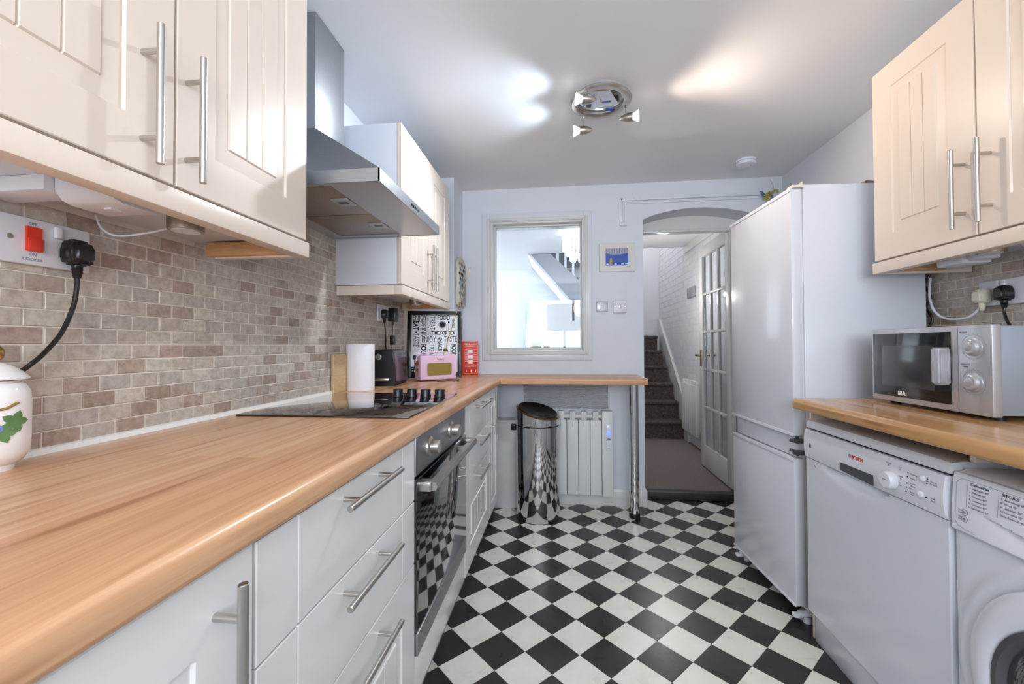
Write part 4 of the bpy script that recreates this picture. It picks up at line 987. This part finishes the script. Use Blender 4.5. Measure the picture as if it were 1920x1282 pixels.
b = B(); b.tube([(1.44,YB-.02,2.13),(1.455,YB-.012,2.16),(1.45,YB-.010,2.21),(1.43,YB-.012,2.25)],.005,8); b.obj('white_cable','plastic',wr_)
# ceiling things
cl = thing('ceiling_spotlight','round chrome three-bulb spotlight fitting on the ceiling','ceiling light',(.195,1.965,2.20))
cc = (.193,1.962,0)
B().lathe([(.118,ZC-.0005),(.120,ZC-.012),(.112,ZC-.016)],cc,n=56).obj('mounting_plate','chrome',cl)
b = B(); b.lathe([(.104,ZC-.020),(.104,ZC-.026),(.112,ZC-.030),(.132,ZC-.030),(.138,ZC-.024),(.138,ZC-.019),(.104,ZC-.019)],cc,n=64,cap=False); b.obj('ring','steelh',cl)
b = B(); b.lathe([(.006,ZC-.016),(.006,ZC-.026)],cc,n=12); b.obj('centre_screw','chrome',cl)
B().box(.225,.265,2.035,2.050,ZC-.0175,ZC-.0160).obj('blue_label','artblue',cl)
def head(x, y, sx_, sy_, zdrop, d, bm2, cool):
    d = Vector(d).normalized(); p = Vector((x,y,ZC-zdrop))
    h = B(); h.cyl((sx_,sy_,ZC-.030),(sx_,sy_,p.z+.0),.0045,n=12); h.lathe([(.008,0),(.008,.014)],(sx_,sy_,ZC-.044),(0,0,1),14); a = h.obj('stem','chrome',cl)
    h = B(); h.lathe([(.001,-.042),(.010,-.030),(.018,-.012),(.0205,.004),(.0205,.022),(.019,.024)],p,d,28); o = h.obj('spot_head','steelh',cl)
    h = B()
    up = (Vector((0,0,1))-d*d.z).normalized(); rt = d.cross(up)
    for k in range(5):
        t = math.radians(-60+k*30); nrm = up*math.cos(t)+rt*math.sin(t)
        for q in (.004,.014): h.lathe([(.0022,0),(.0022,.0008)],p+d*q+nrm*.0200,nrm,8)
    h.obj('vent_hole','blackmat',o)
    h = B(); h.lathe([(.012,.020),(.016,.030),(.026,.048),(.0265,.050)],p,d,28); h.obj('bulb','lampglass',o)
    h = B(); h.lathe([(.0235,.0495),(.0235,.0508)],p,d,28); h.obj('bulb_face',bm2,o)
head(.125,1.850,.118,1.850,.070,(-1,-.12,.02),'bulbcool',1)
head(.125,2.075,.120,2.070,.092,(-1,-.08,-.05),'bulbcool',1)
head(.318,1.990,.312,1.990,.088,(1,-.28,-.02),'bulbwarm',0)
sm = thing('smoke_alarm','round white smoke alarm on the ceiling near the far wall','smoke alarm',(1.155,2.75,ZC-.03))
B().lathe([(.058,ZC),(.058,ZC-.010),(.050,ZC-.012),(.050,ZC-.016),(.057,ZC-.018),(.055,ZC-.030),(.035,ZC-.036),(.001,ZC-.037)],(1.155,2.75,0),n=40).obj('housing','applplas',sm)
B().lathe([(.003,ZC-.0372),(.003,ZC-.0385)],(1.175,2.73,0),n=10).obj('led','red',sm)
# ================================================================ RIGHT RUN
b = B(); b.prism(worktop_profile(.885, XR-.001, WB, WT, -1), 'y', -.6, 1.742)
for v in b.bm.verts:
    if v.co.y > 1.7 and v.co.x < .905: v.co.y -= .012*(.905-v.co.x)/.02
tag(b.obj('worktop','woodr',angle=50),'short oak-effect worktop on the right, under the microwave','worktop')
def side_panel(y, label): tag(B().box(.958,XR-.01,y-.006,y+.006,0,WB-.001,.001).obj('end_panel','cream'),label,'panel')
side_panel(1.749,'narrow cream end panel between the fridge and the dishwasher')
tag(B().box(.965,XR-.01,1.105,1.121,.842,WB-.001,.001).obj('support_rail','cream'),'short cream support under the right worktop above the washing machine','support')
# dishwasher ------------------------------------------------------------
dw = thing('dishwasher','white dishwasher with a scooped handle beside the fridge','dishwasher',(1.2,1.43,0))
DX = .932; a0, a1 = 1.137, 1.733
b = B(); b.box(DX+.04,XR-.03,a0+.004,a1-.004,.03,.800,.003); b.obj('body','appl',dw)
b = B(); b.prism([(DX+.004,.806),(DX+.002,.820),(DX+.010,.832),(DX+.03,.836),(XR-.04,.836),(XR-.04,.806)],'y',a0,a1); b.obj('lid','applplas',dw)
B().box(DX+.012,XR-.04,a0+.004,a1-.004,.7995,.8065).obj('dark_gap','sage',dw)
# fascia with scooped handle
fz0, fz1 = .694, .800
b = B(); W_ = a1-a0; us = sorted(set([0,.004,W_-.004,W_]+[W_*i/60 for i in range(1,60)])); vs = sorted(set([fz0,fz0+.003,fz1-.003,fz1]+[fz0+(fz1-fz0)*j/8 for j in range(1,8)]))
def ff(u,v):
    e = min(u,W_-u,v-fz0,fz1-v); return .004+(-.003 if e < .002 else 0)+.006*math.sin(math.pi*min(1,max(0,(v-fz0)/(fz1-fz0))))
b.grid(us, vs, ff, back=-.035, M_=FR(DX,a1,0)); b.obj('fascia','applplas',dw)
# door panel with concave grip under the fascia
b = B(); dz0, dz1 = .115, .692
us = [0,.003]+[W_*i/48 for i in range(1,48)]+[W_-.003,W_]; vs = [dz0,dz0+.003]+[dz0+.02+(dz1-.12-dz0-.02)*j/6 for j in range(7)]+[dz1-.12+.118*j/14 for j in range(1,15)]+[dz1]
def dd(u,v):
    e = min(u,W_-u,v-dz0); d = -.002 if e < .0015 else 0
    c = (u-W_*.42)/(W_*.25)
    if abs(c) < 1:
        depth = (1-c*c)**.5*.058; t = (v-(dz1-depth))/max(depth,1e-4)
        if t > 0: d -= .022*min(1,t)**1.5
    return d
b.grid(us, vs, dd, back=-.035, M_=FR(DX,a1,0)); b.obj('door','appl',dw,angle=30)
b = B(); b.box(DX+.022,DX+.04,a0+.003,a1-.003,.0,.113,.002); b.obj('plinth','appl',dw)
B().box(DX+.030,DX+.034,a0,a1,.1125,.1155).obj('plinth_gap','sage',dw)
FD = FR(DX-.010,0,0)
def fd(y, z, w=0): return FR(DX-.0105-w*0, y, z)
b = B(); b.M = FR(DX-.0085,1.522,.7015); b.prism([(0,.002),(0,.028),(.150,.029),(.150,-.003)],'z',0,.0012); b.obj('grip_recess','dgrey',dw)
b = B(); b.M = FR(DX-.0095,1.300,.740)
b.lathe([(.024,0),(.025,.004),(.0235,.017),(.021,.020),(.001,.0205)],(0,0,0),(0,0,1),36); b.obj('programme_knob','applplas',dw)
b = B(); b.M = FR(DX-.009,1.300,.740)
text('Start',.007,'greyink',FR(DX-.0302,1.300,.742),dw)
for y, z in ((1.196,.776),(1.204,.733)):
    b = B(); b.M = FR(DX-.0095,y,z); b.lathe([(.0085,0),(.008,.005),(.005,.007),(.0005,.0075)],(0,0,0),(0,0,1),20); b.obj('button','applplas',dw)
b = B()
for y, z in ((1.243,.777),(1.245,.766),(1.247,.748),(1.249,.737),(1.251,.725),(1.183,.779),(1.184,.773),(1.185,.767),(1.188,.731)):
    b.lathe([(.0019,0),(.0017,.0008)],(DX-.0100,y,z),(-1,0,0),8)
b.obj('indicator_lights','darkink',dw)
text('BOSCH',.0155,'redink',FR(DX-.0100,1.438,.762),dw,bold=.0004)
b = B(); b.M = FR(DX-.0099,1.472,.763); b.lathe([(.0058,0),(.0058,.0006),(.0046,.0006),(.0046,0)],(0,0,0),(0,0,1),20,cap=False); b.box(-.003,-.0018,-.003,.003,0,.0006); b.box(.0018,.003,-.003,.003,0,.0006); b.box(-.0018,.0018,-.0006,.0006,0,.0006); b.obj('ring_emblem','greyink',dw)
for s_, y, z in (('Normal\n65',1.310,.782),('Eco\n50',1.270,.780),('Quick\n45',1.268,.756),('Pre-\nrinse',1.272,.738),('Washing',1.226,.776),('Drying',1.229,.765),('Check\nwater',1.228,.748),('Salt',1.236,.737),('Rinse\naid',1.232,.725),('Start in\n3h 6h 9h',1.166,.772),('Half\nload',1.168,.731)):
    text(s_,.0062,'greyink',FR(DX-.0101,y,z),dw,depth=.0002)
b = B(); b.M = FR(DX-.0098,1.688,.745); b.prism([(-.006,-.006),(0,-.010),(.006,-.006),(.005,.002),(0,.011),(-.005,.002)],'z',0,.0006); b.obj('water_drop_mark','dgrey',dw)
rr = random.Random(9); b = B(); b.M = FR(DX+.0020,1.690,.675)
for i in range(14):
    u, v, s_ = rr.uniform(-.022,.022), rr.uniform(-.008,.008), rr.uniform(.001,.003); b.prism([(u-s_,v),(u,v-s_*.7),(u+s_,v+s_*.3),(u,v+s_)],'z',0,.0026)
b.obj('sticker_residue','silver',dw)
# washing machine -------------------------------------------------------
wm = thing('washing_machine','white front-loading washing machine at the right edge of the photo','washing machine',(1.2,.83,0))
a0, a1 = .530, 1.128; WXf = .936
b = B(); b.box(WXf+.03,XR-.03,a0+.003,a1-.003,.02,.800,.004); b.obj('body','appl',wm)
b = B(); b.prism([(WXf+.010,.800),(WXf+.012,.815),(WXf+.03,.823),(XR-.04,.823),(XR-.04,.800)],'y',a0,a1); b.obj('lid','applplas',wm)
# front panel with bulging ring
cyw, czw = .842, .418
b = B(); n = 56; u0 = a1-cyw; W_ = a1-a0
us = [W_*i/60 for i in range(61)]; vs = [.055+(.678-.055)*j/64 for j in range(65)]
def wf(u,v):
    r = math.hypot(u-u0, v-czw); d = 0
    if r < .285:
        t = (.285-r); d = ramp([(0,0),(.006,.004),(.020,.012),(.032,.012),(.042,.004),(.30,.002)], t)
    e = min(u,W_-u,v-.055,.678-v)
    return d-(.003 if e < .002 else 0)
b.grid(us, vs, wf, back=-.03, M_=FR(WXf,a1,0)); b.obj('front_panel','appl',wm,angle=60)
b = B(); b.box(WXf+.015,WXf+.03,a0+.003,a1-.003,0,.054,.002); b.obj('plinth','appl',wm)
b = B(); us = [0,.004]+[W_*i/60 for i in range(1,60)]+[W_-.004,W_]; vs = [.682,.686]+[.682+.133*j/44 for j in range(2,44)]+[.812,.816]
def wp(u,v):
    e = min(u,W_-u,v-.682,.816-v); d = .010-(.004 if e < .002 else 0); t = (v-.682)/.134; d += -.008*t*t
    # soap drawer scoop
    if u > .064:
        s_ = min(1,(u-.064)/.14); top = .742-.022*s_
        if v < top: d -= .017*s_*max(0,(v-.688)/(top-.688))
    return d
b.grid(us, vs, wp, back=-.03, M_=FR(WXf,a1,0)); b.obj('fascia','applplas',wm,angle=32)
def ws(v): t = (v-.682)/.134; return .0104-.008*t*t
def wmtext(s_, y, z, size, name='lettering', al='LEFT', m='greyink'):
    text(s_,size,m,FR(WXf-ws(z)-.0004,y,z) @ Matrix.Rotation(-math.atan(.016/.134*(z-.682)/.134),4,'X'),wm,name,align=al,depth=.0002)
wmtext('CottonsPlus',1.081,.799,.0085,m='darkink')
for i, s_ in enumerate(('1  Anti stain 40°','2  Whites 60°','3  Cottons 60°','4  Cottons 40°','5  Cottons 40°','6  Synthetics 40°')): wmtext(s_,1.083,.790-i*.0085,.0068)
wmtext('SPECIALS',1.012,.799,.0085,m='darkink')
for i, s_ in enumerate(('7  Anti allergy 60°','8  Wool 40°','9  Delicates 30°','10 Eco wash 20°','Daily Rinses & wash 30°')): wmtext(s_,1.014,.790-i*.0085,.0068)
b = B()
def wline(y0, z0, y1, z1, wd=.0007): 
    p = Vector((WXf-ws(z0)-.0006,y0,z0)); q = Vector((WXf-ws(z1)-.0006,y1,z1)); b.tube([p,q],wd/2,5,False)
wline(1.103,.806,.70,.806); wline(1.103,.806,1.114,.795); wline(1.114,.795,1.114,.706); wline(1.114,.706,1.106,.696); wline(1.106,.696,1.066,.6905); wline(1.088,.795,1.088,.742); wline(1.018,.795,1.018,.748)
b.obj('panel_outline','greyink',wm)
for z in (.731,.716):
    b = B(); b.M = FR(WXf-ws(z)-.0003,1.091,z); b.lathe([(.0075,0),(.0075,.0004),(.0066,.0004),(.0066,0)],(0,0,0),(0,0,1),20,cap=False); b.lathe([(.0032,0),(.0032,.0005)],(-.001,-.001,0),(0,0,1),10); b.obj('dial_symbol','greyink',wm)
    wmtext('Extra\nrinse' if z > .72 else 'Easy\niron',1.106,z,.0055)
dr = thing_ = B(); b = dr
b.lathe([(.235,.003),(.238,.014),(.226,.026),(.205,.034),(.180,.036),(.172,.030),(.165,.020)],(WXf,cyw,czw),(-1,0,0),72,cap=False); d = b.obj('door','applplas',wm,angle=60)
b = B(); b.lathe([(.172,.022),(.170,.034),(.158,.036),(.150,.026),(.146,.015)],(WXf,cyw,czw),(-1,0,0),72,cap=False); b.obj('door_rim','dgrey',d,angle=60)
b = B(); b.lathe([(.152,.018),(.146,.024),(.12,.018),(.08,.004),(.04,-.006),(.001,-.01)],(WXf,cyw,czw),(-1,0,0),72,cap=False); b.obj('door_glass','wmglass',d,angle=60)
# fridge freezer --------------------------------------------------------------
fr = thing('fridge_freezer','tall white built-in style fridge freezer standing free beyond the right worktop','fridge',(.975,1.828,0))
x0, x1, y0, y1 = .985, 1.452, 1.828, 2.352
# body as a shell with separate doors; hinge strip between
b = B(); b.box(x0,x1,y0,y1,.045,1.772,.003); b.obj('body','appl',fr)
b = B(); b.box(x0-.013,x0-.001,y0+.004,y1-.004,.06,1.765,.002); b.obj('gasket','plastic',fr)
ud = B().box(.933,.972,y0-.006,y1+.004,.752,1.755,.004).obj('upper_door','appl',fr)
B().box(.929,.936,y0-.006,y1+.004,1.742,1.757,.002).obj('door_edge_strip','applplas',ud); B().box(.9295,.936,y0-.006,y1+.004,.750,.762,.002).obj('door_edge_strip','applplas',ud)
ldr = B().box(.933,.972,y0-.006,y1+.004,.072,.660,.004).obj('lower_door','appl',fr)
B().box(.929,.936,y0-.006,y1+.004,.648,.663,.002).obj('door_edge_strip','applplas',ldr); B().box(.929,.936,y0-.006,y1+.004,.070,.080,.002).obj('door_edge_strip','applplas',ldr)
B().box(.950,x0-.001,y0+.01,y1-.01,.664,.748,.002).obj('middle_rail','appl',fr)
def hinge(z, s_):
    b = B(); b.box(.936,.986,y0-.012,y0+.012,z-.004,z+.004,.001); b.prism([(.945,y0-.010),(.935,y0+.03),(.955,y0+.05),(.98,y0+.05),(.985,y0-.010)],'z',z+s_*.004,z+s_*.012); b.cyl((.955,y0+.01,z-.012),(.955,y0+.01,z+.012),.006,n=12); b.obj('hinge','dgrey',fr)
hinge(.735,-1); hinge(.680,1)
b = B(); b.box(.940,.99,y0-.008,y0+.03,1.757,1.769,.002); b.prism([(.95,1.757),(.985,1.785),(.985,1.757)],'y',y0+.0,y0+.02); b.obj('top_hinge','creamplas',fr)
for y in (y0+.012,y1-.02):
    b = B(); b.box(.952,1.0,y-.018,y+.014,.030,.044,.004); b.box(.93,.965,y-.012,y+.010,.022,.038,.004); b.lathe([(.014,0),(.014,.026)],(.985,y,.0),n=16); b.obj('foot','plastic',fr)
for y in (y0+.02,y1-.02): b = B(); b.lathe([(.016,0),(.016,.046)],(1.40,y,0),n=16); b.obj('foot','plastic',fr)
fr.rotation_euler = (0,0,math.radians(2.9))
tag(B().prism([(1.255,1.776),(1.27,1.803),(1.31,1.800),(1.44,1.795),(1.45,1.779)],'y',1.90,2.02).obj('folded_cloth','brown'),'folded brown cloth lying on top of the fridge','cloth')
# microwave ---------------------------------------------------------------
mw = thing('microwave','silver microwave with a black glass door and two dials on the right worktop','microwave',(1.3,1.45,WT))
MX, my0, my1, mz0, mz1 = 1.120, 1.234, 1.664, WT+.012, 1.172
B().box(MX+.022,MX+.345,my0+.004,my1-.004,mz0+.004,mz1-.004,.004).obj('body','silverb',mw)
b = B(); b.box(MX+.002,MX+.024,1.332,my1,mz0,mz1,.003); dd_ = b.obj('door','silver',mw)
B().box(MX-.0005,MX+.004,1.352,my1-.010,mz0+.018,mz1-.016,.001).obj('door_glass','mwglass',dd_)
B().box(MX-.0012,MX+.001,1.405,my1-.052,mz0+.052,mz1-.055,.0005).obj('door_screen','mwmesh',dd_)
b = B(); 
for i in range(9):
    t = i/8; 
pts = [(MX-.001,1.400),(MX-.020,1.392),(MX-.030,1.375),(MX-.030,1.352),(MX+.001,1.349)]
b.prism(pts,'z',mz0+.075,mz1-.062); bmesh.ops.bevel(b.bm,geom=list(b.bm.edges),offset=.004,segments=2,affect='EDGES'); b.obj('handle','silver',dd_,angle=50)
text('SIA',.019,'whiteink',FR(MX-.0010,1.528,mz0+.031),dd_,bold=.0008,sx=1.2)
B().box(MX,MX+.024,my0,1.3305,mz0,mz1,.004).obj('control_panel','silver',mw)
for z in (1.112,1.015):
    b = B(); b.lathe([(.026,0),(.0255,.003),(.0215,.005),(.0200,.013),(.018,.0145),(.012,.0145),(.010,.016),(.0005,.0165)],(MX,1.284,z),(-1,0,0),40); b.obj('dial','silver',mw)
    b = B()
    for k in range(15):
        t = math.radians(-60+k*20); b.box(MX-.0006,MX,1.284-.036*math.sin(t)-.0007,1.284-.036*math.sin(t)+.0007,z-.036*math.cos(t)-.0007,z-.036*math.cos(t)+.0007)
    b.lathe([(.0335,0),(.0335,.0004),(.0328,.0004),(.0328,0)],(MX,1.284,z),(-1,0,0),40,cap=False); b.obj('scale_marks','greyink',mw)
text('POWER',.0065,'greyink',FR(MX-.0002,1.312,1.152),mw); text('DEFROST\nTIMER',.0065,'greyink',FR(MX-.0002,1.308,1.060),mw)
for x in (MX+.05,MX+.30):
    for y in (my0+.04,my1-.04): B().lathe([(.014,0),(.014,.014)],(x,y,WT),n=16).obj('foot','rubber',mw)
b = B()
for i in range(14): b.box(MX+.08,MX+.20,my0+.002,my0+.0045,1.02+i*.008,1.023+i*.008)
b.obj('vent_slots','dgrey',mw)
# right sockets and cords ----------------------------------------------------
XS = XR-.0075
sr2 = thing('double_socket','white double socket above the microwave on the right wall','socket',(XS,1.59,1.25))
B().box(XS-.010,XS,1.50,1.688,1.252,1.340,.004).obj('plate','plastic',sr2)
for y in (1.618,1.600): B().box(XS-.016,XS-.010,y-.006,y+.006,1.318,1.336,.001).obj('rocker','plastic',sr2)
pg = thing('plug','cream plug with a white cord in the socket above the microwave','plug',(XS-.01,1.655,1.25))
plug_uk(FR(XS-.0105,1.660,1.288),'creamplas',pg)
b = B(); b.tube([(XS-.024,1.662,1.262),(XS-.026,1.668,1.245),(XS-.030,1.70,1.218),(XS-.035,1.75,1.212),(XS-.035,1.80,1.222),(XS-.033,1.84,1.252),(XS-.03,1.862,1.30),(XS-.028,1.866,1.345),(XS-.026,1.862,1.385)],.0042,10); b.obj('cord','plastic',pg)
pg = thing('plug','black plug in the socket above the microwave','plug',(XS-.01,1.575,1.25))
plug_uk(FR(XS-.0105,1.585,1.290),'black',pg,cord=[(XS-.024,1.585,1.245),(XS-.026,1.584,1.225),(XS-.028,1.575,1.20),(XS-.03,1.56,1.17),(XS-.03,1.55,1.12),(XS-.03,1.55,1.0),(XS-.03,1.56,.93)],r=.0045)
tag(B().tube([(XR-.02,1.885,1.40),(XR-.03,1.895,1.36),(XR-.02,1.880,1.31),(XR-.03,1.890,1.27),(XR-.02,1.875,1.22),(XR-.03,1.885,1.16),(XR-.02,1.88,1.0)],.0045).obj('appliance_cable','black'),'black cable hanging in the gap between fridge and tiled wall','cable')
GR = {'wall_cabinet':'cream wall cabinets','drawer_cabinet':'three-drawer cabinets of the left run','base_cabinet':'cream base cabinets of the left run','double_socket':'white double sockets',
      'worktop':'wood-effect worktops','junction_box':'white boxes under the right wall cabinet'}
for o in bpy.data.objects:
    k = o.name.split('.')[0]
    if o.parent is None and k in GR and 'category' in o: o['group'] = GR[k]
print('objects', len(bpy.data.objects))
